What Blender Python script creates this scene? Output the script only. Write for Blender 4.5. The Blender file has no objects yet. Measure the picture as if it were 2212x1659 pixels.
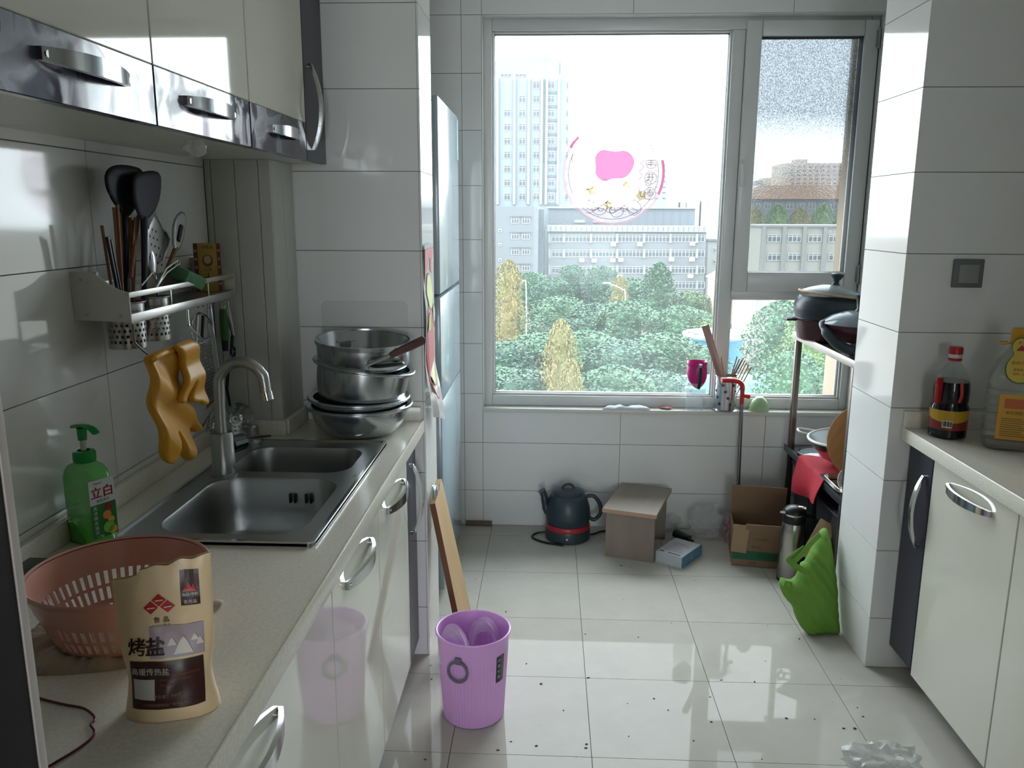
import bpy, bmesh, math, random
from mathutils import Vector, Matrix, noise
from math import sin, cos, pi, radians, sqrt, atan2
random.seed(7)
scene = bpy.context.scene
COL = scene.collection

# ---------------------------------------------------------------- camera, world, sun, exposure
FPX, PITCH, YAW, ROLL = 1755.6, 0.2046125, -0.04438455, 0.0036775   # focal length in px of the 2212x1659 frame
CAM = Vector((0, 0, 1.4905))
_cp, _sp, _cy, _sy, _cr, _sr = cos(PITCH), sin(PITCH), cos(YAW), sin(YAW), cos(ROLL), sin(ROLL)
_right = Vector((_cy, -_sy, 0)); _fwd = Vector((_sy*_cp, _cy*_cp, -_sp)); _up = _right.cross(_fwd)
RGT = _right*_cr + _up*_sr; UPV = -_right*_sr + _up*_cr; FWD = _fwd
cd = bpy.data.cameras.new('camera'); cam = bpy.data.objects.new('camera', cd); COL.objects.link(cam)
cd.sensor_fit = 'HORIZONTAL'; cd.sensor_width = 36; cd.lens = FPX/2212*36; cd.clip_start = .02; cd.clip_end = 3000
_m = Matrix((RGT, UPV, -FWD)).transposed().to_4x4(); _m.translation = CAM; cam.matrix_world = _m
scene.camera = cam
scene.view_settings.view_transform = 'Standard'; scene.view_settings.look = 'None'
scene.view_settings.gamma = 1; scene.view_settings.use_curve_mapping = False
scene.view_settings.exposure = 0.8

world = bpy.data.worlds.new('sky'); scene.world = world; world.use_nodes = True
bg = world.node_tree.nodes['Background']; bg.inputs[0].default_value = (.88, .955, 1.0, 1); bg.inputs[1].default_value = 7.0
sl = bpy.data.lights.new('sun', 'SUN'); sl.energy = 2.0; sl.angle = radians(2); sl.color = (1, .86, .66)
sun = bpy.data.objects.new('sun', sl); COL.objects.link(sun)
sun.rotation_euler = Vector((.80, .34, -.50)).to_track_quat('-Z', 'Y').to_euler(); sun.location = (-40, 20, 40)
pl = bpy.data.lights.new('window_daylight_portal', 'AREA'); pl.shape = 'RECTANGLE'; pl.size = 1.66; pl.size_y = 1.7
pl.cycles.is_portal = True
po = bpy.data.objects.new('window_daylight_portal', pl); COL.objects.link(po)
po.location = (.557, 3.99, 1.467); po.rotation_euler = (-pi/2, 0, 0)

pl2 = bpy.data.lights.new('fill_room_portal', 'AREA'); pl2.shape = 'RECTANGLE'; pl2.size = 1.7; pl2.size_y = 1.9; pl2.cycles.is_portal = True  # portal on the window opening of the added fill-light room
po2 = bpy.data.objects.new('fill_room_portal', pl2); COL.objects.link(po2); po2.location = (.6, -5.72, 1.35); po2.rotation_euler = (pi/2, 0, 0)

def _ray(u, v): return RGT*((u-1106)/FPX) + UPV*(-(v-829.5)/FPX) + FWD
def py(u, v, Y): d = _ray(u, v); return CAM + d*(Y/d.y)      # point of the room at depth Y
def px(u, v, X): d = _ray(u, v); return CAM + d*(X/d.x)
def pz(u, v, Z): d = _ray(u, v); return CAM + d*((Z-CAM.z)/d.z)

# ---------------------------------------------------------------- helpers
def lin(c):
    def f(x):
        x /= 255.
        return x/12.92 if x <= .04045 else ((x+.055)/1.055)**2.4
    return tuple(f(x) for x in c[:3]) + (1,)
MATS = {}
def mat(name, col=(128,128,128), rough=.5, metal=0, var=None, bump=None, alpha=1, trans=0, ior=1.45, coat=0, emit=None, spec=.5, sheen=0, stretch=None, sub=0, rvar=None):
    if name in MATS: return MATS[name]
    m = bpy.data.materials.new(name); m.use_nodes = True; nt = m.node_tree; N = nt.nodes; L = nt.links
    b = N['Principled BSDF']
    b.inputs['Base Color'].default_value = lin(col); b.inputs['Roughness'].default_value = rough
    b.inputs['Metallic'].default_value = metal; b.inputs['IOR'].default_value = ior
    b.inputs['Alpha'].default_value = alpha; b.inputs['Transmission Weight'].default_value = trans
    b.inputs['Coat Weight'].default_value = coat; b.inputs['Specular IOR Level'].default_value = spec
    b.inputs['Coat Roughness'].default_value = .03
    if sheen: b.inputs['Sheen Weight'].default_value = sheen
    if emit: b.inputs['Emission Color'].default_value = lin(emit[0]); b.inputs['Emission Strength'].default_value = emit[1]
    if var or bump or rvar:
        tc = N.new('ShaderNodeTexCoord'); mp = N.new('ShaderNodeMapping'); L.new(tc.outputs['Object'], mp.inputs[0])
        if stretch: mp.inputs['Scale'].default_value = stretch
    if var:                                       # var = (scale, second colour, contrast)
        n = N.new('ShaderNodeTexNoise'); n.inputs['Scale'].default_value = var[0]; n.inputs['Detail'].default_value = 6
        L.new(mp.outputs[0], n.inputs['Vector'])
        r = N.new('ShaderNodeValToRGB'); c = var[2] if len(var) > 2 else .5
        r.color_ramp.elements[0].position = .5-c*.5; r.color_ramp.elements[1].position = .5+c*.5
        r.color_ramp.elements[0].color = lin(col); r.color_ramp.elements[1].color = lin(var[1])
        L.new(n.outputs[0], r.inputs[0]); L.new(r.outputs[0], b.inputs['Base Color'])
    if rvar:                                      # rvar = (scale, smooth, dull): greasy smears
        n4 = N.new('ShaderNodeTexNoise'); n4.inputs['Scale'].default_value = rvar[0]; n4.inputs['Detail'].default_value = 7; n4.inputs['Distortion'].default_value = 1.2
        L.new(mp.outputs[0], n4.inputs['Vector']); q4 = N.new('ShaderNodeMapRange'); q4.inputs[1].default_value = .42; q4.inputs[2].default_value = .68; q4.inputs[3].default_value = rvar[1]; q4.inputs[4].default_value = rvar[2]
        L.new(n4.outputs[0], q4.inputs[0]); L.new(q4.outputs[0], b.inputs['Roughness'])
    if bump:                                      # bump = (scale, strength)
        n2 = N.new('ShaderNodeTexNoise'); n2.inputs['Scale'].default_value = bump[0]; n2.inputs['Detail'].default_value = 4
        L.new(mp.outputs[0], n2.inputs['Vector'])
        bp = N.new('ShaderNodeBump'); bp.inputs['Strength'].default_value = bump[1]; bp.inputs['Distance'].default_value = .01
        L.new(n2.outputs[0], bp.inputs['Height']); L.new(bp.outputs[0], b.inputs['Normal'])
    MATS[name] = m; return m

class G:
    def __init__(s): s.bm = bmesh.new()
    def _q(s, vs, mi=0):
        try: f = s.bm.faces.new(vs); f.material_index = mi; return f
        except ValueError: return None
    def box(s, x0, x1, y0, y1, z0, z1, mi=0, M=None):
        c = [(x0,y0,z0),(x1,y0,z0),(x1,y1,z0),(x0,y1,z0),(x0,y0,z1),(x1,y0,z1),(x1,y1,z1),(x0,y1,z1)]
        v = [s.bm.verts.new(M @ Vector(p) if M else p) for p in c]
        for a in ((3,2,1,0),(4,5,6,7),(0,1,5,4),(1,2,6,5),(2,3,7,6),(3,0,4,7)): s._q([v[i] for i in a], mi)
        return s
    def rbox(s, x0, x1, y0, y1, z0, z1, r=.004, seg=2, mi=0, M=None):
        t = bmesh.new(); c = bmesh.ops.create_cube(t, size=1)
        for v in t.verts: v.co = Vector(((x0+x1)/2+v.co.x*(x1-x0), (y0+y1)/2+v.co.y*(y1-y0), (z0+z1)/2+v.co.z*(z1-z0)))
        bmesh.ops.bevel(t, geom=list(t.edges), offset=r, segments=seg, affect='EDGES', profile=.5)
        return s.merge(t, M, mi)
    def merge(s, t, M=None, mi=None):
        mp = {v: s.bm.verts.new(M @ v.co if M else v.co) for v in t.verts}
        for f in t.faces: s._q([mp[v] for v in f.verts], f.material_index if mi is None else mi)
        t.free(); return s
    def cyl(s, p0, p1, r0, r1=None, seg=16, caps=True, mi=0):
        return s.tube([p0, p1], [r0, r0 if r1 is None else r1], seg, caps, mi=mi)
    def tube(s, pts, r, seg=8, caps=True, closed=False, mi=0, flat=None):
        P = [Vector(p) for p in pts]; n = len(P); R = r if isinstance(r, (list, tuple)) else [r]*n
        T = []
        for i in range(n):
            a = P[(i-1) % n] if (closed or i > 0) else P[i]; b = P[(i+1) % n] if (closed or i < n-1) else P[i]
            d = b-a; T.append(d.normalized() if d.length > 1e-9 else Vector((0,0,1)))
        u = T[0].cross(Vector((0,0,1)))
        if u.length < .1: u = T[0].cross(Vector((1,0,0)))
        u.normalize(); rings = []
        for i in range(n):
            u = (u - T[i]*u.dot(T[i])); u.normalize(); w = T[i].cross(u)
            rings.append([s.bm.verts.new(P[i] + (u*cos(2*pi*k/seg)*(flat[0] if flat else 1) + w*sin(2*pi*k/seg)*(flat[1] if flat else 1))*R[i]) for k in range(seg)])
        for i in range(n if closed else n-1):
            A, B = rings[i], rings[(i+1) % n]
            for k in range(seg): s._q([A[k], A[(k+1) % seg], B[(k+1) % seg], B[k]], mi)
        if caps and not closed: s._q(rings[0][::-1], mi); s._q(rings[-1], mi)
        return s
    def lathe(s, prof, seg=32, c=(0,0,0), M=None, mi=0, a0=0, a1=None, skip=None):
        c = Vector(c); full = a1 is None; n = seg if full else seg+1; rings = []
        for (r, z) in prof:
            if r < 1e-6: v = s.bm.verts.new(M @ Vector((0,0,z)) if M else c+Vector((0,0,z))); rings.append([v]*n)
            else:
                ring = []
                for k in range(n):
                    a = a0 + (2*pi if full else a1-a0)*k/seg; p = Vector((r*cos(a), r*sin(a), z))
                    ring.append(s.bm.verts.new(M @ p if M else c+p))
                rings.append(ring)
        for i in range(len(rings)-1):
            A, B = rings[i], rings[i+1]
            for k in range(n if full else n-1):
                if skip and skip(i, k): continue
                j = (k+1) % n; vs = []
                for v in (A[k], A[j], B[j], B[k]):
                    if v not in vs: vs.append(v)
                if len(vs) > 2: s._q(vs, mi)
        return s
    def grid(s, f, nu, nv, wrapu=False, mi=0, skip=None):
        V = [[s.bm.verts.new(f(i/nu, j/nv)) for j in range(nv+1)] for i in range(nu if wrapu else nu+1)]
        for i in range(nu):
            for j in range(nv):
                if skip and skip(i, j): continue
                i2 = (i+1) % len(V); s._q([V[i][j], V[i2][j], V[i2][j+1], V[i][j+1]], mi)
        return s
    def solid(s, t):
        bmesh.ops.recalc_face_normals(s.bm, faces=s.bm.faces); bmesh.ops.solidify(s.bm, geom=list(s.bm.faces), thickness=t); return s
    def prism(s, poly, h0, h1, axis='z', mi=0, M=None):
        def mp(a, b, h): return {'z': (a,b,h), 'y': (a,h,b), 'x': (h,a,b)}[axis]
        A = [s.bm.verts.new(M @ Vector(mp(a,b,h0)) if M else mp(a,b,h0)) for a, b in poly]
        B = [s.bm.verts.new(M @ Vector(mp(a,b,h1)) if M else mp(a,b,h1)) for a, b in poly]
        n = len(poly)
        s._q(A[::-1], mi); s._q(B, mi)
        for i in range(n): s._q([A[i], A[(i+1) % n], B[(i+1) % n], B[i]], mi)
        return s
    def plate(s, outer, holes, z0, z1, mi=0):
        for z, flip in ((z0, True), (z1, False)):
            t = bmesh.new()
            for lp in [outer]+holes:
                vs = [t.verts.new((a,b,z)) for a, b in lp]
                for i in range(len(vs)): t.edges.new((vs[i], vs[(i+1) % len(vs)]))
            bmesh.ops.triangle_fill(t, use_beauty=True, use_dissolve=False, edges=t.edges)
            s.merge(t, None, mi)
        for lp in [outer]+holes:
            n = len(lp); A = [s.bm.verts.new((a,b,z0)) for a, b in lp]; B = [s.bm.verts.new((a,b,z1)) for a, b in lp]
            for i in range(n): s._q([A[i], A[(i+1) % n], B[(i+1) % n], B[i]], mi)
        return s
    def ball(s, c, r, sub=2, scale=(1,1,1), jit=0, mi=0, freq=6, seed=0):
        t = bmesh.new(); bmesh.ops.create_icosphere(t, subdivisions=sub, radius=1)
        for v in t.verts:
            k = 1 + (jit*noise.noise(v.co*freq*.3 + Vector((seed*7.1, seed*3.3, 0))) + jit*.6*noise.noise(v.co*freq + Vector((seed*3.7,0,seed)))) if jit else 1
            v.co = Vector(c) + Vector((v.co.x*scale[0], v.co.y*scale[1], v.co.z*scale[2]))*r*k
        return s.merge(t, None, mi)
    def puff(s, poly, thick, f, res=50, edge=.02, flat_back=False, mi=0):
        # cushion over a closed outline: f(a, b, h) maps outline coordinates and height to the room
        n = len(poly); xs = [p[0] for p in poly]; ys = [p[1] for p in poly]
        x0, x1, y0, y1 = min(xs), max(xs), min(ys), max(ys); h = max(x1-x0, y1-y0)/res
        nx, ny = int((x1-x0)/h)+2, int((y1-y0)/h)+2
        def near(x, y):
            best = (1e9, 0, 0); ins = False
            for i in range(n):
                ax, ay = poly[i]; bx, by = poly[(i+1) % n]
                if (ay > y) != (by > y) and x < (bx-ax)*(y-ay)/(by-ay)+ax: ins = not ins
                dx, dy = bx-ax, by-ay; l = dx*dx+dy*dy; t = max(0, min(1, ((x-ax)*dx+(y-ay)*dy)/l)) if l else 0
                qx, qy = ax+dx*t, ay+dy*t; d = (qx-x)**2+(qy-y)**2
                if d < best[0]: best = (d, qx, qy)
            return ins, sqrt(best[0]), best[1], best[2]
        info = {}
        for i in range(nx+1):
            for j in range(ny+1): info[i,j] = near(x0-h*.5+i*h, y0-h*.5+j*h)
        F, B = {}, {}
        def vert(i, j, D, sg):
            if (i,j) in D: return D[i,j]
            ins, d, qx, qy = info[i,j]
            if ins: x, y, k = x0-h*.5+i*h, y0-h*.5+j*h, sqrt(max(0, 1-(1-min(1, d/edge))**2))
            else: x, y, k = qx, qy, 0
            hh = k*thick*sg
            if sg < 0 and flat_back: hh = 0
            if k == 0 and sg < 0 and (i,j) in F: D[i,j] = F[i,j]; return F[i,j]
            D[i,j] = s.bm.verts.new(f(x, y, hh)); return D[i,j]
        for sg, D in ((1,F), (-1,B)):
            for i in range(nx):
                for j in range(ny):
                    q = [(i,j),(i+1,j),(i+1,j+1),(i,j+1)]
                    if not any(info[k][0] for k in q): continue
                    vs = []
                    for k in q:
                        v = vert(*k, D, sg)
                        if v not in vs: vs.append(v)
                    if len(vs) > 2: s._q(vs if sg > 0 else vs[::-1], mi)
        return s
    def xf(s, M): s.bm.transform(M); return s

def mesh_of(name, g, mats, smooth=40):
    me = bpy.data.meshes.new(name)
    bmesh.ops.recalc_face_normals(g.bm, faces=g.bm.faces)
    if smooth:
        for f in g.bm.faces: f.smooth = True
    g.bm.to_mesh(me); g.bm.free()
    for m in (mats if isinstance(mats, (list, tuple)) else [mats]): me.materials.append(m)
    if smooth: me.set_sharp_from_angle(angle=radians(smooth))
    return me
XF = {}
def thing(name, label, cat, loc=(0,0,0), rz=0, group=None, rot=None):
    o = bpy.data.objects.new(name, None); COL.objects.link(o); o.empty_display_size = .05
    e = rot or (0,0,rz); o.location = loc; o.rotation_euler = e
    o['label'] = label; o['category'] = cat
    if group: o['group'] = group
    from mathutils import Euler
    XF[o.name] = Matrix.Translation(Vector(loc)) @ Euler(e).to_matrix().to_4x4()
    return o
def part(t, name, g, mats, smooth=40, world=True, label=None):
    """a mesh under a thing or part; world=True: g is in room coordinates"""
    if world and t is not None:
        M = XF.get(t.name)
        if M: g.xf(M.inverted())
    o = bpy.data.objects.new(name, mesh_of(name, g, mats, smooth) if isinstance(g, G) else g); COL.objects.link(o)
    o.parent = t
    if t is not None and t.name in XF: XF[o.name] = XF[t.name]
    if label: o['label'] = label
    return o
def lpart(t, name, g, mats, smooth=40, label=None): return part(t, name, g, mats, smooth, False, label)
def single(name, label, cat, g, mats, smooth=40, group=None, loc=None):
    o = bpy.data.objects.new(name, mesh_of(name, g, mats, smooth)); COL.objects.link(o)
    o['label'] = label; o['category'] = cat
    if group: o['group'] = group
    XF[o.name] = Matrix.Identity(4)
    return o
def struct(name, g, mats, smooth=0, label=None, cat=None):
    o = bpy.data.objects.new(name, mesh_of(name, g, mats, smooth)); COL.objects.link(o); o['kind'] = 'structure'
    XF[o.name] = Matrix.Identity(4)
    if label: o['label'] = label
    if cat: o['category'] = cat
    return o
_unit = None
def piece(parent, name, x0, x1, y0, y1, z0, z1, m):
    """a plain block child that shares one unit mesh per material"""
    key = 'block_'+m.name
    me = bpy.data.meshes.get(key)
    if me is None:
        me = mesh_of(key, G().box(-.5,.5,-.5,.5,-.5,.5), m, 0); me.name = key
    o = bpy.data.objects.new(name, me); COL.objects.link(o); o.parent = parent
    c = Vector(((x0+x1)/2, (y0+y1)/2, (z0+z1)/2))
    M = XF.get(parent.name)
    o.location = (M.inverted() @ c) if M else c
    o.scale = (x1-x0, y1-y0, z1-z0); return o
def arc(c, r, a0, a1, n, ax=(1,0,0), ay=(0,0,1)):
    c, ax, ay = Vector(c), Vector(ax), Vector(ay)
    return [c+ax*r*cos(a0+(a1-a0)*i/n)+ay*r*sin(a0+(a1-a0)*i/n) for i in range(n+1)]
def rrect(x0, x1, y0, y1, r, n=6):
    o = []
    for cx, cy, a in ((x1-r,y1-r,0),(x0+r,y1-r,pi/2),(x0+r,y0+r,pi),(x1-r,y0+r,3*pi/2)):
        o += [(cx+r*cos(a+pi/2*i/n), cy+r*sin(a+pi/2*i/n)) for i in range(n+1)]
    return o
def smooth_poly(pts, it=2, closed=True):
    for _ in range(it):
        o = []; n = len(pts)
        for i in range(n if closed else n-1):
            a, b = pts[i], pts[(i+1) % n]
            o += [tuple(a[k]*.75+b[k]*.25 for k in range(len(a))), tuple(a[k]*.25+b[k]*.75 for k in range(len(a)))]
        pts = o if closed else [pts[0]]+o+[pts[-1]]
    return pts
def spline(pts, n=6):
    P = [Vector(p) for p in pts]; o = []
    for i in range(len(P)-1):
        a, b, c, d = P[max(i-1,0)], P[i], P[i+1], P[min(i+2,len(P)-1)]
        for k in range(n):
            t = k/n; o.append(.5*((2*b)+(c-a)*t+(2*a-5*b+4*c-d)*t*t+(3*b-a-3*c+d)*t**3))
    return o+[P[-1]]
_txt = {}
def glyphs(body, size, bold=0):
    """lettering as a flat set of polygons centred on its own middle"""
    k = (body, size, bold)
    if k not in _txt:
        c = bpy.data.curves.new('lettering', 'FONT'); c.body = body; c.size = size; c.align_x = 'CENTER'; c.align_y = 'CENTER'; c.fill_mode = 'FRONT'; c.offset = bold; c.resolution_u = 2
        o = bpy.data.objects.new('lettering', c); COL.objects.link(o)
        dg = bpy.context.evaluated_depsgraph_get(); me = bpy.data.meshes.new_from_object(o.evaluated_get(dg))
        _txt[k] = ([v.co.copy() for v in me.vertices], [tuple(p.vertices) for p in me.polygons])
        bpy.data.objects.remove(o); bpy.data.curves.remove(c); bpy.data.meshes.remove(me)
    return _txt[k]
def write(g, body, size, f, x=0, y=0, mi=0, bold=0, rot=0):
    """print lettering into g through f(x, y) -> point of the surface"""
    V, P = glyphs(body, size, bold)
    vs = [g.bm.verts.new(f(x+v.x*cos(rot)-v.y*sin(rot), y+v.x*sin(rot)+v.y*cos(rot))) for v in V]
    for p in P: g._q([vs[i] for i in p], mi)
def patch(g, f, x0, x1, y0, y1, nu=8, nv=4, mi=0): g.grid(lambda a, b: f(x0+(x1-x0)*a, y0+(y1-y0)*b), nu, nv, mi=mi)
def patch_poly(g, f, poly, mi=0): g._q([g.bm.verts.new(f(a,b)) for a, b in poly], mi)
# ---------------------------------------------------------------- materials of the setting
M_GROUT = mat('grout_dark', (96,92,86), .8)
M_WGROUT = mat('grout_light', (150,150,146), .8)
def polished(name, c1, c2, scale, gloss, rough):
    m = mat(name, c1, .6, var=(scale, c2, .6), spec=0); N = m.node_tree.nodes; L = m.node_tree.links
    gl = N.new('ShaderNodeBsdfGlossy'); gl.inputs['Roughness'].default_value = rough; mx = N.new('ShaderNodeMixShader'); mx.inputs[0].default_value = gloss
    L.new(N['Principled BSDF'].outputs[0], mx.inputs[1]); L.new(gl.outputs[0], mx.inputs[2]); L.new(mx.outputs[0], N['Material Output'].inputs[0]); return m
M_FTILE = polished('floor_tile_glaze', (194,190,182), (185,181,173), 5, .02, .03)
M_WTILE = mat('wall_tile_glazed', (230,231,229), .07, var=(1.2, (226,227,225), .6), bump=(3.5, .012))
M_PAINT = mat('ceiling_paint', (236,236,232), .8)
M_PVC = mat('white_pvc', (214,216,214), .28)
M_PANEL = mat('chase_board', (196,197,190), .35)
M_BEIGE = mat('outside_plaster', (128,112,92), .8)
M_DARKWOOD = mat('dark_stained_wood', (26,15,19), .6, var=(3,(20,12,15),.5), stretch=(8,8,.6), spec=.2)
M_EDGE = mat('pale_edging', (196,186,180), .4)
W, YD = 3.768, 2.55                       # window wall, line of the former balcony wall
ROWS = [-.0625+.2405*k for k in range(11)]   # horizontal joints of the wall tiles

# ---------------------------------------------------------------- room shell
fl = struct('floor', G().box(-1.1,1.8,-1.6,W+.02,-.12,-.003), M_GROUT)
for i in range(-1, 5):
    for j in range(-1, 13):
        x0 = -.2621+.4*i; y1 = 3.2317+.4-.4*j+(.4 if j < 0 else 0)
        if j == -1: continue
        piece(fl, 'floor_tile', x0+.001, x0+.399, y1-.399, y1-.001, -.009, 0, M_FTILE)
    piece(fl, 'floor_tile', -.2621+.4*i+.001, -.2621+.4*i+.399, 3.6327, W+.01, -.009, 0, M_FTILE)
struct('ceiling', G().box(-1.2,1.9,-1.7,W+.3,2.45,2.6), M_PAINT)

def cut_rows(z0, z1):
    zs = [z0]+[z for z in ROWS if z0+.02 < z < z1-.02]+[z1]
    return list(zip(zs[:-1], zs[1:]))
def tile_y(par, xs, z0, z1, y, side, th=.006, g=.0012):      # tiles on a wall that faces +-Y
    for a, b in zip(xs[:-1], xs[1:]):
        for c, d in cut_rows(z0, z1):
            piece(par, 'wall_tile', a+g, b-g, *(sorted((y, y+side*th))), c+g, d-g, M_WTILE)
def tile_x(par, ys, z0, z1, x, side, th=.006, g=.0012):
    for a, b in zip(ys[:-1], ys[1:]):
        for c, d in cut_rows(z0, z1):
            piece(par, 'wall_tile', *(sorted((x, x+side*th))), a+g, b-g, c+g, d-g, M_WTILE)

XL = -.985
wl = struct('wall_left', G().box(-1.25,XL-.006,.62,W+.25,-.1,2.6), M_WGROUT)
tile_x(wl, [.62,1.145,1.745,2.345], .838, 1.66, XL-.006, 1)
# end of the former balcony wall on the left, tiled on three sides
XP = -.395; YP2 = 2.80
wp = struct('wall_left_stub', G().box(-1.0,XP-.006,YD+.006,YP2,-.1,2.46), M_WGROUT)
tile_y(wp, [-.985,XP-.006], 0, 2.45, YD+.006, -1)
tile_x(wp, [YD,YP2], 0, 2.45, XP-.006, 1)
# column on the right
XC, YC2 = 1.085, 2.885
wc = struct('wall_right_column', G().box(XC+.006,1.9,YD+.006,YC2,-.1,2.46), M_WGROUT)
tile_y(wc, [XC,1.685,1.9], 0, 2.45, YD+.006, -1)
tile_x(wc, [YD,YC2], 0, 2.45, XC+.006, -1)
# right wall of the kitchen and of the window bay
wr = struct('wall_right', G().box(1.75,1.95,-1.6,YD+.1,-.1,2.6), M_WGROUT)
tile_x(wr, [.15,.75,1.35,1.95,2.55], .838, 2.45, 1.75, -1)
wb = struct('wall_right_bay', G().box(1.456,1.9,YC2,W+.25,-.1,2.46), M_WGROUT)
tile_x(wb, [YC2,3.3,W], 0, 2.45, 1.456, -1)
# window wall with its opening
WX0, WX1, WZ0, WZ1 = -.306, 1.42, .592, 2.342
ww = struct('wall_window', G().box(-1.2,WX0,W+.006,W+.25,-.1,2.6).box(WX1,1.9,W+.006,W+.25,-.1,2.6).box(WX0,WX1,W+.006,W+.25,-.1,WZ0-.02).box(WX0,WX1,W+.006,W+.25,WZ1,2.6), [M_WGROUT])
tile_y(ww, [-.985,XP-.0,WX0], 0, 2.45, W+.006, -1)
tile_y(ww, [WX0,.35,1.03,1.45], 0, WZ0-.02, W+.006, -1)
tile_y(ww, [WX0,.35,1.03,1.45], WZ1, 2.45, W+.006, -1)
struct('trim_1', G().box(WX0,WX0+.004,W,W+.05,WZ0,WZ1).box(WX1-.004,WX1,W,W+.05,WZ0,WZ1).box(WX0,WX1,W,W+.05,WZ1-.004,WZ1), M_PVC)
struct('trim_2', G().rbox(WX0,WX1,W-.012,W+.06,WZ0-.02,WZ0,.003), mat('sill_stone',(212,212,204),.3), smooth=30)
struct('trim_3', G().box(WX0-.3,WX0,W+.25,W+.40,0,2.6).box(WX1,WX1+.3,W+.25,W+.40,0,2.6).box(WX0,WX1,W+.125,W+.40,WZ0-.05,WZ0-.001), M_BEIGE)
# behind the photographer: the end of the kitchen with a doorway to the added fill-light room
struct('wall_near', G().box(-1.2,-.35,-1.75,-1.6,-.1,2.6).box(.75,1.9,-1.75,-1.6,-.1,2.6).box(-.35,.75,-1.75,-1.6,2.1,2.6), M_PAINT)
# unseen room and window opening added for fill light, closed otherwise
struct('wall_fill_room', G().box(-2.7,-2.6,-5.6,-1.75,-.1,2.6).box(2.6,2.7,-5.6,-1.75,-.1,2.6).box(-2.6,-.25,-5.7,-5.6,-.1,2.6).box(1.45,2.6,-5.7,-5.6,-.1,2.6).box(-.25,1.45,-5.7,-5.6,-.1,.4).box(-.25,1.45,-5.7,-5.6,2.3,2.6).box(-2.7,-1.2,-1.75,-1.65,-.1,2.6).box(1.9,2.7,-1.75,-1.65,-.1,2.6), M_PAINT)
struct('floor_fill_room', G().box(-2.7,2.7,-5.7,-1.6,-.12,-.002), mat('fill_room_floor',(150,120,92),.4))
struct('ceiling_fill_room', G().box(-2.7,2.7,-5.7,-1.6,2.5,2.6), M_PAINT)
struct('wall_near_left', G().box(-1.25,-1.0,-1.75,.56,-.1,2.6), M_PAINT)
# dark jamb at the left edge of the picture
XJ = -.441
jm = struct('door_1', G().rbox(-1.0,XJ-.0005,.30,.612,0,2.45,.003), M_DARKWOOD, smooth=30, label='dark stained door jamb close to the camera at the left edge', cat='door jamb')
part(jm, 'edge_strip', G().rbox(XJ-.02,XJ+.001,.6115,.622,0,2.45,.002), M_EDGE)
# boxed-in pipe beside the sink
ch = struct('wall_pipe_chase', G().box(XL,-.801,2.353,YD,.838,1.643), M_PANEL)
for a, b in ((-.985,-.966),(-.966,-.897),(-.897,-.829),(-.829,-.793)):
    part(ch, 'panel', G().rbox(a+.0008,b-.0008,2.345,2.353,.838,1.643,.0015,1), M_PANEL, 30)
part(ch, 'panel', G().rbox(-.801,-.793,2.354,2.449,.838,1.643,.0015,1), M_PANEL, 30)
part(ch, 'panel', G().rbox(-.801,-.793,2.451,YD-.001,.838,1.643,.0015,1), M_PANEL, 30)

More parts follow.
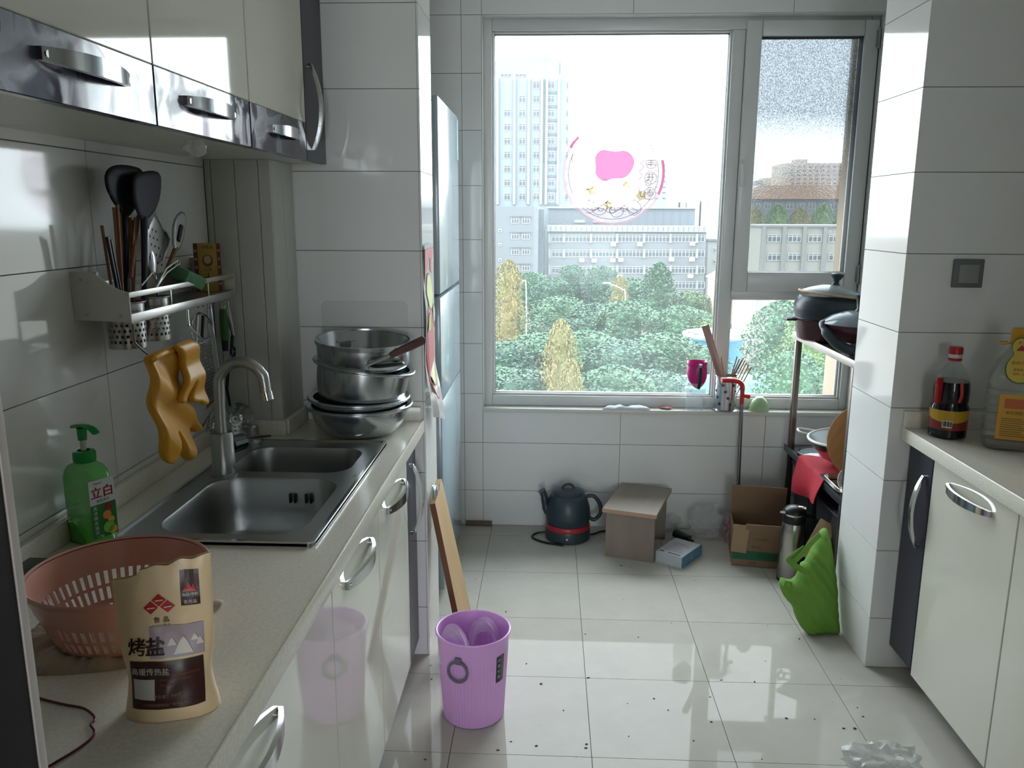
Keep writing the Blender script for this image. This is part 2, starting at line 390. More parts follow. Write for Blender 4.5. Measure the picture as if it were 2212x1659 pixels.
# ---------------------------------------------------------------- window
def glass(name, dust_haze, tint=(.97,.99,.99), speck=False):
    m = bpy.data.materials.new(name); m.use_nodes = True; N = m.node_tree.nodes; L = m.node_tree.links; N.clear()
    out = N.new('ShaderNodeOutputMaterial'); tr = N.new('ShaderNodeBsdfTransparent'); tr.inputs[0].default_value = (*tint,1)
    tl = N.new('ShaderNodeBsdfTranslucent'); tl.inputs[0].default_value = (.86,.93,.95,1)  # translucent share: dust on the pane, also stands in for outdoor haze and glare
    gl = N.new('ShaderNodeBsdfGlossy'); gl.inputs['Roughness'].default_value = .01
    tc = N.new('ShaderNodeTexCoord'); n = N.new('ShaderNodeTexNoise'); n.inputs['Scale'].default_value = 2.2; n.inputs['Detail'].default_value = 8
    L.new(tc.outputs['Object'], n.inputs['Vector'])
    r = N.new('ShaderNodeMapRange'); r.inputs[1].default_value = .3; r.inputs[2].default_value = .7; r.inputs[3].default_value = dust_haze*.75; r.inputs[4].default_value = dust_haze*1.25
    L.new(n.outputs[0], r.inputs[0])
    if speck:
        v = N.new('ShaderNodeTexVoronoi'); v.inputs['Scale'].default_value = 120; L.new(tc.outputs['Object'], v.inputs['Vector'])
        n3 = N.new('ShaderNodeTexNoise'); n3.inputs['Scale'].default_value = 190; n3.inputs['Detail'].default_value = 2; L.new(tc.outputs['Object'], n3.inputs['Vector'])
        cr = N.new('ShaderNodeValToRGB'); cr.color_ramp.elements[0].position = .40; cr.color_ramp.elements[1].position = .52
        cr.color_ramp.elements[0].color = (.12,.125,.13,1); cr.color_ramp.elements[1].color = (.27,.285,.295,1); L.new(n3.outputs[0], cr.inputs[0])
        sx = N.new('ShaderNodeSeparateXYZ'); L.new(tc.outputs['Object'], sx.inputs[0]); mr = N.new('ShaderNodeMapRange'); mr.inputs[1].default_value = 1.45; mr.inputs[2].default_value = 1.95; mr.inputs[3].default_value = .12; L.new(sx.outputs[2], mr.inputs[0])
        mx = N.new('ShaderNodeMix'); mx.data_type = 'RGBA'; mx.inputs[6].default_value = (.84,.86,.86,1); L.new(mr.outputs[0], mx.inputs[0]); L.new(cr.outputs[0], mx.inputs[7]); L.new(mx.outputs[2], tr.inputs[0])
        rf = N.new('ShaderNodeBsdfRefraction'); rf.inputs['IOR'].default_value = 1.1; rf.inputs['Roughness'].default_value = .1; rf.inputs[0].default_value = (.25,.27,.28,1)
        bp = N.new('ShaderNodeBump'); bp.inputs['Strength'].default_value = .5; bp.inputs['Distance'].default_value = .004; L.new(n3.outputs[0], bp.inputs['Height']); L.new(bp.outputs[0], rf.inputs['Normal'])
        m0 = N.new('ShaderNodeMixShader'); m0.inputs[0].default_value = .22; L.new(tr.outputs[0], m0.inputs[1]); L.new(rf.outputs[0], m0.inputs[2]); base = m0
    else: base = tr
    m1 = N.new('ShaderNodeMixShader'); L.new(r.outputs[0], m1.inputs[0]); L.new(base.outputs[0], m1.inputs[1]); L.new(tl.outputs[0], m1.inputs[2])
    fr = N.new('ShaderNodeFresnel'); fr.inputs[0].default_value = 1.13
    m2 = N.new('ShaderNodeMixShader'); L.new(fr.outputs[0], m2.inputs[0]); L.new(m1.outputs[0], m2.inputs[1]); L.new(gl.outputs[0], m2.inputs[2])
    L.new(m2.outputs[0], out.inputs[0]); return m
M_GLASS = glass('dusty_hazy_glass', .022)
M_FROST = glass('pebbled_window_glass', .018, speck=True)
M_GASKET = mat('dark_gasket', (60,62,64), .6)
def frame(x0, x1, z0, z1, w, y0, y1, r=.004):
    wl_, wr_, wb_, wt_ = w if isinstance(w, tuple) else (w,)*4
    return G().rbox(x0,x0+wl_,y0,y1,z0,z1,r).rbox(x1-wr_,x1,y0,y1,z0,z1,r).rbox(x0+wl_,x1-wr_,y0+.001,y1-.001,z0,z0+wb_,r).rbox(x0+wl_,x1-wr_,y0+.001,y1-.001,z1-wt_,z1,r)
FY0, FY1 = W+.052, W+.122
w1 = struct('window_1', frame(WX0,WX1,WZ0,WZ1,(.042,.038,.05,.055),FY0,FY1).rbox(.79,.845,FY0+.001,FY1,WZ0+.05,WZ1-.055,.004).rbox(.845,WX1-.038,FY0+.001,FY1,1.12,1.155,.004), M_PVC, smooth=30)
GY = W+.092
part(w1, 'glazing_bead', frame(WX0+.042,.79,WZ0+.05,WZ1-.055,.010,FY0+.012,FY1-.01,.003), M_PVC)
part(w1, 'glazing_bead', frame(.845,WX1-.038,WZ0+.05,1.12,.010,FY0+.012,FY1-.01,.003), M_PVC)
part(w1, 'gasket', frame(WX0+.051,.781,WZ0+.059,WZ1-.064,.003,FY0+.02,FY1-.02,.0008), M_GASKET)
part(w1, 'gasket', frame(.854,WX1-.047,WZ0+.059,1.111,.003,FY0+.02,FY1-.02,.0008), M_GASKET)
part(w1, 'pane', G().box(WX0+.05,.782,GY,GY+.005,WZ0+.058,WZ1-.063), M_GLASS, 0)
part(w1, 'pane', G().box(.853,WX1-.046,GY,GY+.005,WZ0+.058,1.112), M_GLASS, 0)
sash = part(w1, 'sash', frame(.847,1.412,1.150,2.322,(.066,.062,.09,.066),FY0-.018,FY1-.004,.006), M_PVC)
part(sash, 'sash_gasket', frame(.911,1.352,1.238,2.258,.003,FY0-.004,FY1-.02,.0008), M_GASKET)
part(sash, 'frosted_pane', G().box(.912,1.351,GY,GY+.005,1.239,2.257), M_FROST, 0)
part(sash, 'sash_handle', G().rbox(.852,.872,FY0-.024,FY0-.012,1.68,1.74,.003).rbox(.852,.868,FY0-.042,FY0-.022,1.62,1.72,.005), M_PVC)
for z in (1.19,2.20): part(sash, 'hinge', G().cyl((1.409,FY0-.026,z),(1.409,FY0-.026,z+.085),.006,seg=10).rbox(1.399,1.412,FY0-.024,FY0-.016,z+.01,z+.075,.001), mat('hinge_zinc',(150,152,150),.35,.8))
part(sash, 'sash_seal', G().box(1.4125,1.4155,FY0-.012,FY0+.03,1.15,2.32), M_GASKET, 0)
# flat film rosette stuck on the big pane
def tint(n, c, k=.9):
    m = bpy.data.materials.new(n); m.use_nodes = True; N = m.node_tree.nodes; L = m.node_tree.links; N.clear(); o_ = N.new('ShaderNodeOutputMaterial')
    t_ = N.new('ShaderNodeBsdfTransparent'); t_.inputs[0].default_value = (*c,1); d_ = N.new('ShaderNodeBsdfTranslucent'); d_.inputs[0].default_value = (*c,1); x_ = N.new('ShaderNodeMixShader'); x_.inputs[0].default_value = 1-k
    L.new(t_.outputs[0],x_.inputs[1]); L.new(d_.outputs[0],x_.inputs[2]); L.new(x_.outputs[0],o_.inputs[0]); return m
M_PK = tint('pink_film',(.92,.82,.85)); M_PK2 = tint('pink_film_strong',(.25,.10,.175),.08); M_PK3 = tint('pink_film_rim',(.74,.56,.60),.9); M_PKL = tint('rosette_line',(.085,.060,.066),.12); M_YL = tint('yellow_film',(.23,.215,.13),.3)
SC = Vector((.29, GY-.0008, 1.68)); SR = .235
st = thing('window_sticker', 'round faded pink paper-cut rosette stuck on the large window pane', 'sticker', SC)
def disc(r0, r1, n=72, a0=0, a1=2*pi, scal=0): return G().grid(lambda a, b: Vector(((r0+(r1-r0)*b+(scal*abs(sin(a*36*pi)) if b > .5 else 0))*cos(a0+(a1-a0)*a), 0, (r0+(r1-r0)*b+(scal*abs(sin(a*36*pi)) if b > .5 else 0))*sin(a0+(a1-a0)*a))), n*3 if scal else n, 1)
lpart(st, 'film_disc', disc(.001,SR-.012), M_PK, 0)
lpart(st, 'scalloped_rim', disc(SR-.013,SR-.003,scal=.004), M_PK3, 0)
for a0_, a1_ in ((-.42,.26),(2.36,2.62)): g = disc(SR-.013,SR-.001,20,a0_,a1_); g.xf(Matrix.Translation((0,-.0005,0))); lpart(st, 'pink_rim_patch', g, M_PK2, 0)
g = G(); blob = smooth_poly([(-.09,.06),(-.06,.10),(0,.085),(.06,.095),(.10,.05),(.085,0),(.05,-.035),(.0,-.03),(-.04,-.05),(-.085,-.02),(-.08,.02)],3)
patch_poly(g, lambda a, b: Vector((a,-.0008,b+.01)), blob); lpart(st, 'pink_patch', g, M_PK2, 0)
g = G()
def ring(cx, cz, r, w=.0022, n=28): g.grid(lambda a, b: Vector((cx+(r+w*b)*cos(2*pi*a), -.0011, cz+(r+w*b)*sin(2*pi*a))), n, 1)
for cx, cz, r in ((-.165,.10,.017),(-.165,.065,.026),(-.165,.065,.011),(-.12,.135,.013),(-.115,.108,.018),(.115,.125,.018),(.12,.08,.028),(.12,.08,.012),(.118,.03,.016),(.112,-.01,.016),(-.04,-.06,.03),(.08,-.075,.038),(-.13,-.10,.03),(.17,.045,.022),(.17,-.02,.026),(.17,-.09,.026),(0,0,.205),(-.06,-.15,.035),(.02,-.165,.03),(.10,-.155,.03),(-.11,-.05,.02)): ring(cx,cz,r)
for k in range(9):
    a = pi+.25+k*.33; ring(.165*cos(a), .165*sin(a), .012)
for k, c in enumerate('三羊开泰'): write(g, c, .04, lambda a, b: Vector((a,-.0012,b)), .17 if k else .165, (.105,.045,-.02,-.09)[k])
for k in range(26): write(g, '•', .018, lambda a, b: Vector((a,-.0012,b)), -.09+.012*(k % 9), -.09-.012*(k//9))
for q in range(5):
    P = [Vector((-.12+.24*i/16, 0, -.12-.012*q+.012*sin(i*.9+q))) for i in range(17)]
    g.grid(lambda a, b: P[min(16,int(a*16+.5))]+Vector((0,-.0011,.0025*b)), 16, 1)
lpart(st, 'cut_lines', g, M_PKL, 0)
for cx, cz, s_ in ((-.1,-.075,.03),(.13,-.10,.028),(-.02,-.14,.025),(.06,-.05,.022)): g = G(); patch_poly(g, lambda a, b: Vector((a,-.0009,b)), [(cx+s_*cos(k*pi/5)*(1 if k % 2 else .6), cz+s_*sin(k*pi/5)*(1 if k % 2 else .6)) for k in range(10)]); lpart(st, 'yellow_star', g, M_YL, 0)

# ---------------------------------------------------------------- view outside (street about 20 m below)
GZ = CAM.z-20
M_GND = mat('pale_paving', (112,106,98), .9, var=(.08,(90,86,80),.7))
struct('ground', G().box(-400,900,12,1200,GZ-1,GZ), M_GND)
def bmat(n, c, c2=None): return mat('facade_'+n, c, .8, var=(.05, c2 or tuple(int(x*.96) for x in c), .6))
B1, B2, B3, B4 = bmat('pale_blue',(92,100,105)), bmat('grey_white',(76,80,84)), bmat('grey',(66,73,80)), bmat('white',(98,99,98))
B5, B6, B7 = bmat('pink',(150,124,110)), bmat('cream',(138,126,108)), bmat('brown_roof',(116,92,76))
M_BGLASS = mat('far_window_glass', (38,48,55), .4); M_BFR = mat('far_window_frame', (128,130,130), .5)
def block(parent, name, u0, u1, v0, D, depth, m, v1=None):
    a, b = py(u0,v0,D), py(u1,v0,D); z0 = py(u0,v1,D).z if v1 else GZ
    return part(parent, name, G().box(a.x,b.x,D,D+depth,z0,a.z), m, 0)
_wm = {}
def far_window(parent, u, v, wpx, hpx, D, nm=2, name='window'):
    c = py(u,v,D); k = D/FPX; w, h = wpx*k*1.02, hpx*k; key = (round(w,2), round(h,2), nm)
    if key not in _wm:
        g = G().box(-w/2,w/2,-.05,.3,-h/2,h/2,1); t = .09
        g.box(-w/2,w/2,-.12,-.05,-h/2,-h/2+t).box(-w/2,w/2,-.12,-.05,h/2-t,h/2).box(-w/2,w/2,-.12,-.05,h*.18,h*.18+t)
        for q in range(nm+1): x = -w/2+(w-t)*q/nm; g.box(x,x+t,-.12,-.05,-h/2,h/2)
        _wm[key] = mesh_of('far_window', g, [M_BFR, M_BGLASS], 0)
    o = bpy.data.objects.new(name, _wm[key]); COL.objects.link(o); o.parent = parent
    o.location = XF[parent.name].inverted() @ c; return o
def building(label, u, D, name='office_building'):
    c = py(u,470,D); return thing(name, label, 'building', (c.x, D, GZ))
# tower
D = 200; t = building('tall pale blue office tower with rounded right corner', 1150, D, 'office_tower')
block(t,'wall',1000,1208,133,D,30,B1); block(t,'penthouse',1136,1190,113,D+4,14,B1); block(t,'parapet_step',1196,1212,123,D+1,10,B1)
a = py(1208,160,D); b = py(1243,160,D); R_ = b.x-a.x
part(t,'rounded_corner', G().lathe([(R_,GZ),(R_,a.z),(0,a.z)],32,c=(a.x,D+R_,0)), B1, 40)
for u in (1075,1112,1143,1171,1182,1208): c = py(u,170,D); part(t,'fin', G().box(c.x-.28,c.x+.28,D-.7,D,py(u,442,D).z,c.z), B4, 0)
for u, v in ((1093,162),(1125,162)): far_window(t,u,v,22,7,D,3)
for r in range(9):
    v = 184+30.1*r
    for k, u in enumerate((1095.6,1128,1158.5,1190.5)):
        if v > (240,210,180,180)[k]: far_window(t,u,v,13.5,14,D,2)
    c = py(1222,v,D); far_window(t,1222,v,11,13.5,D,1).location.y += .55
    piece(t,'spandrel',py(1190,v,D).x-1.3,py(1190,v,D).x+1.3,D-.15,D,py(1190,v+19,D).z,py(1190,v+13,D).z,B3)
# low block at the foot of the tower
D = 165; t = building('low pale wing with paired windows below the tower', 1120, D)
block(t,'wall',1000,1163,446,D,20,B2); block(t,'return_wall',1163,1176,452,D+5,14,B3)
for v in (476,510,543,578):
    for u in (1113,1136): far_window(t,u,v,16,14,D,3); piece(t,'window_hood',py(u,v,D).x-.9,py(u,v,D).x+.9,D-.5,D,py(u,v-8,D).z,py(u,v-8,D).z+.15,B3)
for v in (498,528.6,561.7): far_window(t,1080.5,v,7,6,D,1)
# grey block behind the long building
D = 190; t = building('flat grey block rising behind the long office building', 1340, D)
block(t,'wall',1184,1502,450,D,8,B3); block(t,'roof_edge',1180,1506,447,D-.5,8.5,B4,450)
for u in (1252,1292): c = py(u,478,D); piece(t,'sign_panel',c.x-1.2,c.x+1.2,D-.3,D,c.z-.3,c.z+.3,B4)
for u in range(1200,1500,18): c = py(u,452,D); piece(t,'facade_rib',c.x-.05,c.x+.05,D-.08,D,py(u,500,D).z,c.z,B2)
# long office building
D = 170; t = building('long grey-white office building with rows of ribbon windows', 1350, D)
block(t,'wall',1184,1526,500,D,14,B2); block(t,'parapet',1182,1528,488,D-.6,14.8,B4,500)
for u in range(1190,1525,11): c = py(u,488,D); piece(t,'parapet_rib',c.x-.04,c.x+.04,D-.68,D-.6,py(u,499,D).z,c.z,B3)
for v in (515,547.6,583,615.5,650):
    for u0, u1 in ((1191.5,1215.6),(1221,1273.7),(1279,1330),(1336,1388.5),(1394,1445),(1450.6,1503),(1507,1522)):
        far_window(t,(u0+u1)/2,v,u1-u0,15,D,max(2,int((u1-u0)/7)),'ribbon_window')
    for u in (1187,1218.5,1276.5,1333,1391,1448,1505): c = py(u,v,D); piece(t,'pilaster',c.x-.25,c.x+.25,D-.35,D,py(u,v+10,D).z,py(u,v-10,D).z,B4)
M_AC = mat('air_conditioner_white',(232,232,228),.6); M_FAN = mat('fan_grille',(120,124,128),.6)
acm = mesh_of('air_conditioner', G().rbox(-.5,.5,-.9,-.35,-.35,.35,.04).lathe([(.26,0),(.26,.03),(0,.03)],16,M=Matrix.Translation((-.12,-.9,0)) @ Matrix.Rotation(pi/2,4,'X'),mi=1), [M_AC,M_FAN], 30)
for a, b in ((1005,345),(1205,345),(1605,340),(765,465),(858,467),(1000,465),(1060,462),(1445,460),(1600,460),(1055,588),(1590,585)):
    o = bpy.data.objects.new('air_conditioner', acm); COL.objects.link(o); o.parent = t; o.location = XF[t.name].inverted() @ py(1040+a/3.53, 430+b/3.53, D)
# narrow block seen at the right of the rosette, skyline, neighbours
D = 330; t = building('slim grey-green high-rise partly behind the rosette', 1420, D, 'high_rise'); block(t,'wall',1392,1443,345,D,20,bmat('grey_green',(96,104,100)))
for v in range(356,440,12):
    for u in (1402,1418,1434): far_window(t,u,v,8,6,D,1)
D = 700
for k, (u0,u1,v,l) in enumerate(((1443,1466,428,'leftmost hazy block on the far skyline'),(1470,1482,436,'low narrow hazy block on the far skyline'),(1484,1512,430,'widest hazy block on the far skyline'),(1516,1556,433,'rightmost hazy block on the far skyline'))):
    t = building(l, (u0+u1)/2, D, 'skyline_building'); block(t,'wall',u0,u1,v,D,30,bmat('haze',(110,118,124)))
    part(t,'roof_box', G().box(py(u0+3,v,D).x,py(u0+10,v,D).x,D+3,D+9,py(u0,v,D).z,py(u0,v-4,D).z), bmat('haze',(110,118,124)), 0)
D = 185; t = building('plain pale block right of the long office building', 1560, D); block(t,'wall',1530,1625,520,D,20,B4); block(t,'roof_edge',1528,1627,516,D-.5,21,B3,520)
for v in (540,565,590,615):
    for u in (1545,1568,1592): far_window(t,u,v,10,10,D,2)
D = 112; t = building('small cream house with one window seen in the low pane', 1615, D, 'house'); block(t,'wall',1560,1640,610,D,10,B6); block(t,'plinth',1558,1642,700,D-.4,10.6,B3); far_window(t,1605,676,14,15,D,2); part(t,'roof', G().prism([(py(1556,610,D).x,py(1556,610,D).z),(py(1644,610,D).x,py(1644,610,D).z),(py(1600,585,D).x,py(1600,585,D).z)],D-.5,D+11,'y'), B7, 0)
for u in (1570,1625): far_window(t,u,725,12,12,D,2)
D = 95; t = building('grey panelled building behind the frosted pane', 1720, D); block(t,'wall',1645,1900,490,D,12,bmat('panel_grey',(116,116,110))); block(t,'roof_edge',1643,1902,486,D-.3,12.6,B4,490)
for u in range(1650,1890,44):
    c = py(u,490,D); piece(t,'pilaster',c.x-.2,c.x+.2,D-.3,D,GZ,c.z,B4)
    for v in (515,555,595): far_window(t,u+22,v,28,16,D,3)
D = 260; t = building('wide building with orange-brown roof behind the frosted pane', 1730, D); block(t,'wall',1590,1900,425,D,20,B3); part(t,'roof', G().prism([(py(1585,430,D).x,py(1585,430,D).z),(py(1905,430,D).x,py(1905,430,D).z),(py(1880,400,D).x,py(1880,400,D).z),(py(1640,400,D).x,py(1640,400,D).z)],D-1,D+24,'y'), B7, 0)
for u in range(1610,1880,24): far_window(t,u,445,14,12,D,2)
D = 420; t = building('pinkish apartment high-rise behind the frosted pane', 1760, D, 'apartment_tower'); block(t,'wall',1697,1840,352,D,25,B5); block(t,'roof_box',1720,1745,344,D+4,8,B5,352); block(t,'stair_tower',1690,1704,360,D-2,16,B6)
for v in range(360,400,9):
    for u in range(1712,1836,13): far_window(t,u,v,7,5,D,1)
D = 480; t = building('white low apartment block left of the pinkish high-rise', 1665, D, 'apartment_block'); block(t,'wall',1632,1692,390,D,20,B4); block(t,'stair_tower',1650,1668,384,D-1,12,B6)
for v in range(396,415,8):
    for u in range(1638,1690,10): far_window(t,u,v,6,4,D,1)
# turquoise round pavilion and barrel canopy
M_TQ = mat('turquoise_panel', (22,88,112), .4); M_TW = mat('white_tube', (136,140,142), .5); M_TQ2 = mat('turquoise_sheet', (48,112,112), .4)
D = 78; c = py(1562,740,D); k = D/FPX; R1, R2 = 58*k, 72*k
t = thing('pavilion', 'round turquoise pavilion with a white wheel-shaped roof', 'pavilion', (c.x,D+R2,GZ))
part(t,'drum', G().lathe([(R1,GZ),(R1,c.z),(0,c.z)],40,c=(c.x,D+R2,0)), M_TQ)
g = G(); g.tube([(c.x+R2*cos(2*pi*i/40), D+R2+R2*sin(2*pi*i/40), c.z+.35) for i in range(40)], .18, 8, closed=True)
for i in range(10): g.cyl((c.x,D+R2,c.z+.5),(c.x+R2*cos(2*pi*i/10),D+R2+R2*sin(2*pi*i/10),c.z+.35),.1,seg=6)
part(t,'roof_wheel', g, M_TW); part(t,'roof_disc', G().lathe([(R2*.55,c.z+.25),(R2*.45,c.z+.6),(0,c.z+.75)],32,c=(c.x,D+R2,0)), M_TW)
D = 62; c = py(1436,850,D); k = D/FPX; R1 = 40*k
t = thing('barrel_canopy', 'long turquoise barrel canopy with a white arched rim', 'canopy', (c.x,D,GZ), 0)
dirv = Vector((1,.16,0)).normalized(); nrm = Vector((-dirv.y,dirv.x,0)).normalized()
e = Vector((c.x,D,c.z))
g = G(); g.grid(lambda a, b: e+dirv*(10*b)+nrm*(-R1*cos(pi*a)*1.0)*1.0+Vector((0,0,R1*sin(pi*a))), 24, 10); part(t,'sheet', g.solid(.05), M_TQ2)
g = G(); g.tube([Vector((e.x+R1*cos(pi*i/20)*1.0, e.y-.15, e.z+R1*sin(pi*i/20))) for i in range(21)], .12, 8); part(t,'arch', g, M_TW)
for s_ in (-1,1): part(t,'post', G().cyl((e.x+s_*R1,e.y-.15,GZ),(e.x+s_*R1,e.y-.15,e.z),.12,seg=8), M_TW)
# street lamps
def lamp(u, vtop, D, dirn, label):
    c = py(u,vtop,D); t = thing('street_lamp', label, 'street lamp', (c.x,D,GZ))
    part(t,'pole', G().tube(spline([(c.x,D,GZ),(c.x,D,c.z-2),(c.x-dirn*.5,D,c.z-.7),(c.x-dirn*2.3,D,c.z)],6),.07,8), M_TW)
    part(t,'lamp_head', G().rbox(c.x-dirn*2.3-.5,c.x-dirn*2.3+.5,D-.15,D+.15,c.z-.08,c.z+.1,.06), M_TW)
lamp(1137,592,88,1,'curved white street lamp at the left by the yellow tree')
lamp(1352,612,100,1,'white street lamp rising between the middle trees')
# trees
def leaf_mat(n, c, c2):
    return mat('leaves_'+n, c, .6, var=(1.1, c2, .5))
LM = [leaf_mat('green',(20,56,36),(44,80,50)), leaf_mat('yellow',(98,82,38),(72,78,40)), leaf_mat('deep',(18,50,38),(36,72,50)), leaf_mat('light',(48,76,38),(76,96,50))]
M_BARK = mat('tree_bark', (110,98,84), .9)
def crown(kind, seed, n=6500):
    rnd = random.Random(seed); g = G()
    def rad(h): return {0: sqrt(max(0, 1-(2*h-1)**2))*.5, 1: .5*(1-h)**.7*min(1, h*6)+.03, 2: .36*sqrt(max(0,1-(2*h-1)**2))}[kind]
    for i in range(n):
        h = rnd.random()**.85; a = rnd.uniform(0,2*pi); rr = rad(h)*(.55+.5*rnd.random()**.6)*(1+.55*noise.noise(Vector((cos(a)*1.9, sin(a)*1.9, h*5+seed))))
        p = Vector((rr*cos(a), rr*sin(a), h)); s_ = rnd.uniform(.008,.020)
        q = Matrix.Rotation(rnd.uniform(0,6.3),3,'Z') @ Matrix.Rotation(rnd.uniform(-1.2,1.2),3,'X')
        vs = [g.bm.verts.new(p + q @ Vector(d)*s_) for d in ((-1,-.6,0),(1,-.6,.2),(.8,.7,0),(-.8,.7,-.2))]; g._q(vs)
    for i in range(14):                                 # dense core
        h = .12+.055*i; r = rad(min(.95,h))*.5
        g.ball((rnd.uniform(-.1,.1)*r, rnd.uniform(-.1,.1)*r, h), max(.02,r), 2, (1,1,.55), .35, freq=5, seed=seed+i)
    return g
CR = {}
def tree(u, vtop, D, wpx, kind, li, label, group=None):
    c = py(u,vtop,D); H = c.z-GZ; k = D/FPX; w = wpx*k*2.0 if kind == 2 else wpx*k
    key = (kind, li, random.randint(0,1))
    if key not in CR: CR[key] = mesh_of('crown', crown(key[0], hash(key) % 97), LM[li], 0)
    t = thing('tree', label, 'tree', (c.x,D,GZ), 0, group)
    o = bpy.data.objects.new('crown', CR[key]); COL.objects.link(o); o.parent = t; o.location = (0,0,H*.22); o.scale = (w,w,H*.78); o.rotation_euler = (0,0,random.uniform(0,6.28))
    lpart(t, 'trunk', G().tube([(0,0,0),(.1,0,H*.2),(0,.1,H*.6)],[.28,.22,.08],8), M_BARK)
GT = 'green trees massed below the long building'
LT = 'green leafy tree in the dense mass below the long office building'
for u, v, D, w, k, li in ((1150,588,140,110,0,0),(1196,600,135,100,0,2),(1236,572,142,80,0,2),(1300,575,138,95,0,2),(1365,600,132,110,0,0),(1492,628,120,110,0,3),
        (1110,668,100,140,0,2),(1215,640,105,150,0,0),(1290,655,98,150,0,2),(1350,650,95,150,0,0),(1470,660,92,150,0,0),(1525,690,90,120,0,3),
        (1090,740,74,190,0,2),(1180,720,78,200,0,0),(1270,715,76,200,0,0),(1345,735,72,190,0,2),(1440,720,74,200,0,0),(1510,745,72,160,0,0),
        (1130,800,58,240,0,2),(1330,790,58,230,0,0),(1420,800,60,200,0,2),(1290,840,50,220,0,2),(1060,790,60,200,0,0)):
    r_ = 'far' if D > 115 else ('middle' if D > 85 else 'near'); tree(u,v,D,w,k,li,{'far':'green tree in the far row standing right before the long office building','middle':'green tree in the middle row of the dense planting','near':'green tree in the nearest low row of the dense planting'}[r_],'green trees of the %s row' % r_)
tree(1425,566,118,140,1,0,'tall pointed green tree before the long office building')
tree(1100,562,86,75,0,1,'sunlit yellow tree at the left edge of the window')
tree(1340,596,112,46,0,1,'pale golden tree beside the middle street lamp')
tree(1212,690,56,84,0,1,'narrow yellow tree standing in front of the green mass')
tree(1235,775,50,66,0,1,'low golden bush at the foot of the narrow yellow tree')
tree(1695,650,70,150,0,0,'green tree behind the steel rack leg in the low pane')
tree(1765,668,66,150,0,3,'light green tree at the right end of the low pane')
tree(1720,760,52,200,0,0,'nearest green tree low in the small pane')
for k, u in enumerate((1630,1680,1730,1780,1830)): tree(u,448-(k%2)*5,150,62,0,3 if k % 2 else 1,'yellow-green tree in the row behind the frosted pane','trees behind the frosted pane')
# ---------------------------------------------------------------- left run: cabinets, worktop, sink
M_CREAM = mat('cream_lacquer', (222,220,206), .05, coat=.3)
M_PURPLE = mat('dark_purple_lacquer', (42,38,58), .09, var=(14,(58,54,78),.5), coat=.25, rvar=(9,.05,.5))
M_PURPLEM = mat('dark_purple_panel', (46,46,62), .3)
M_CARC = mat('cabinet_carcass', (206,206,198), .35)
M_CHROME = mat('chrome', (205,208,210), .13, 1)
M_STEEL = mat('brushed_steel', (180,182,182), .33, 1, bump=(60,.03), stretch=(1,12,1))
M_STONE = mat('cream_quartz', (236,232,218), .2, var=(160,(224,220,205),.3))
M_STONEE = M_STONE
M_BLACK = mat('black_plastic', (22,23,26), .35)
M_TOE = mat('toe_kick', (70,68,66), .6)

def bow_handle(t, L, bow, P, along, out, w=.011, name='handle'):
    """flat chrome bow handle: P = middle on the door, along = direction, out = away from the door"""
    along, out = Vector(along), Vector(out); side = along.cross(out); P = Vector(P); n = 18; g = G()
    def f(a, b):
        s_ = 2*a-1; o = bow*(1-abs(s_)**2.4)+.004*(1-abs(s_)); ww = w*(1-.35*s_*s_); th = .0045
        q = [( -1,-1),(1,-1),(1,1),(-1,1)][int(b*4+.5) % 4]
        return P+along*(L/2*s_)+side*(ww*q[0])+out*(o+th*q[1]+.004)
    V = [[g.bm.verts.new(f(i/n, j/4)) for j in range(4)] for i in range(n+1)]
    for i in range(n):
        for j in range(4): g._q([V[i][j],V[i+1][j],V[i+1][(j+1)%4],V[i][(j+1)%4]])
    g._q(V[0]); g._q(V[-1])
    for s_ in (-1,1): g.cyl(P+along*(L/2*.93*s_), P+along*(L/2*.93*s_)+out*(.012), .005, seg=8)
    bmesh.ops.recalc_face_normals(g.bm, faces=g.bm.faces)
    return part(t, name, g, M_CHROME, 50)

UX, UZ0, UZB, UZ1 = -.685, 1.643, 1.742, 2.40
lbl = {0:'wall cabinet nearest the camera with a dark purple band and long chrome handle', 1:'middle wall cabinet reflecting the window above the hanging utensils', 2:'narrow-banded wall cabinet next to the dark end panel'}
for k, (y0, y1) in enumerate(((.99,1.449),(1.451,1.908),(1.912,2.346))):
    t = thing('wall_cabinet', lbl[k], 'cabinet', (UX-.15,(y0+y1)/2,UZ0), group='upper cabinets over the sink')
    part(t, 'body', G().box(XL,UX-.02,y0,y1,UZ0,UZ1), M_CARC, 0)
    d = part(t, 'door', G().rbox(UX-.02,UX,y0+.001,y1-.001,UZB+.0005,UZ1,.0015,1), M_CREAM, 30)
    part(d, 'door_band', G().rbox(UX-.02,UX,y0+.001,y1-.001,UZ0-.002,UZB,.0015,1), M_PURPLE, 30)
    m_ = ((1.235,1.700),(1.678,1.698),(2.145,1.696))[k]
    bow_handle(d, (.235,.235,.215)[k], .018, (UX,m_[0],m_[1]), (0,1,0), (1,0,0), .0135)
t = thing('wall_cabinet', 'dark purple tall end panel of the wall cabinets with a vertical bow handle', 'cabinet', (UX-.15,2.45,UZ0), group='upper cabinets over the sink')
part(t, 'body', G().box(XL,UX-.02,2.348,2.549,UZ0,UZ1), M_CARC, 0)
d = part(t, 'door', G().rbox(UX-.02,UX,2.348,2.548,UZ0-.002,UZ1,.0015,1), M_PURPLEM, 30)
bow_handle(d, .235, .024, (UX,2.40,1.79), (0,0,1), (1,0,0), .008)
single('plastic_scrap', 'crumpled clear plastic scrap stuck under the wall cabinet', 'plastic scrap', G().ball((-.73,1.70,1.628),.02,3,(1,.8,1.0),.7,freq=5,seed=3), mat('clear_film',(225,228,226),.2,alpha=.45), 60)

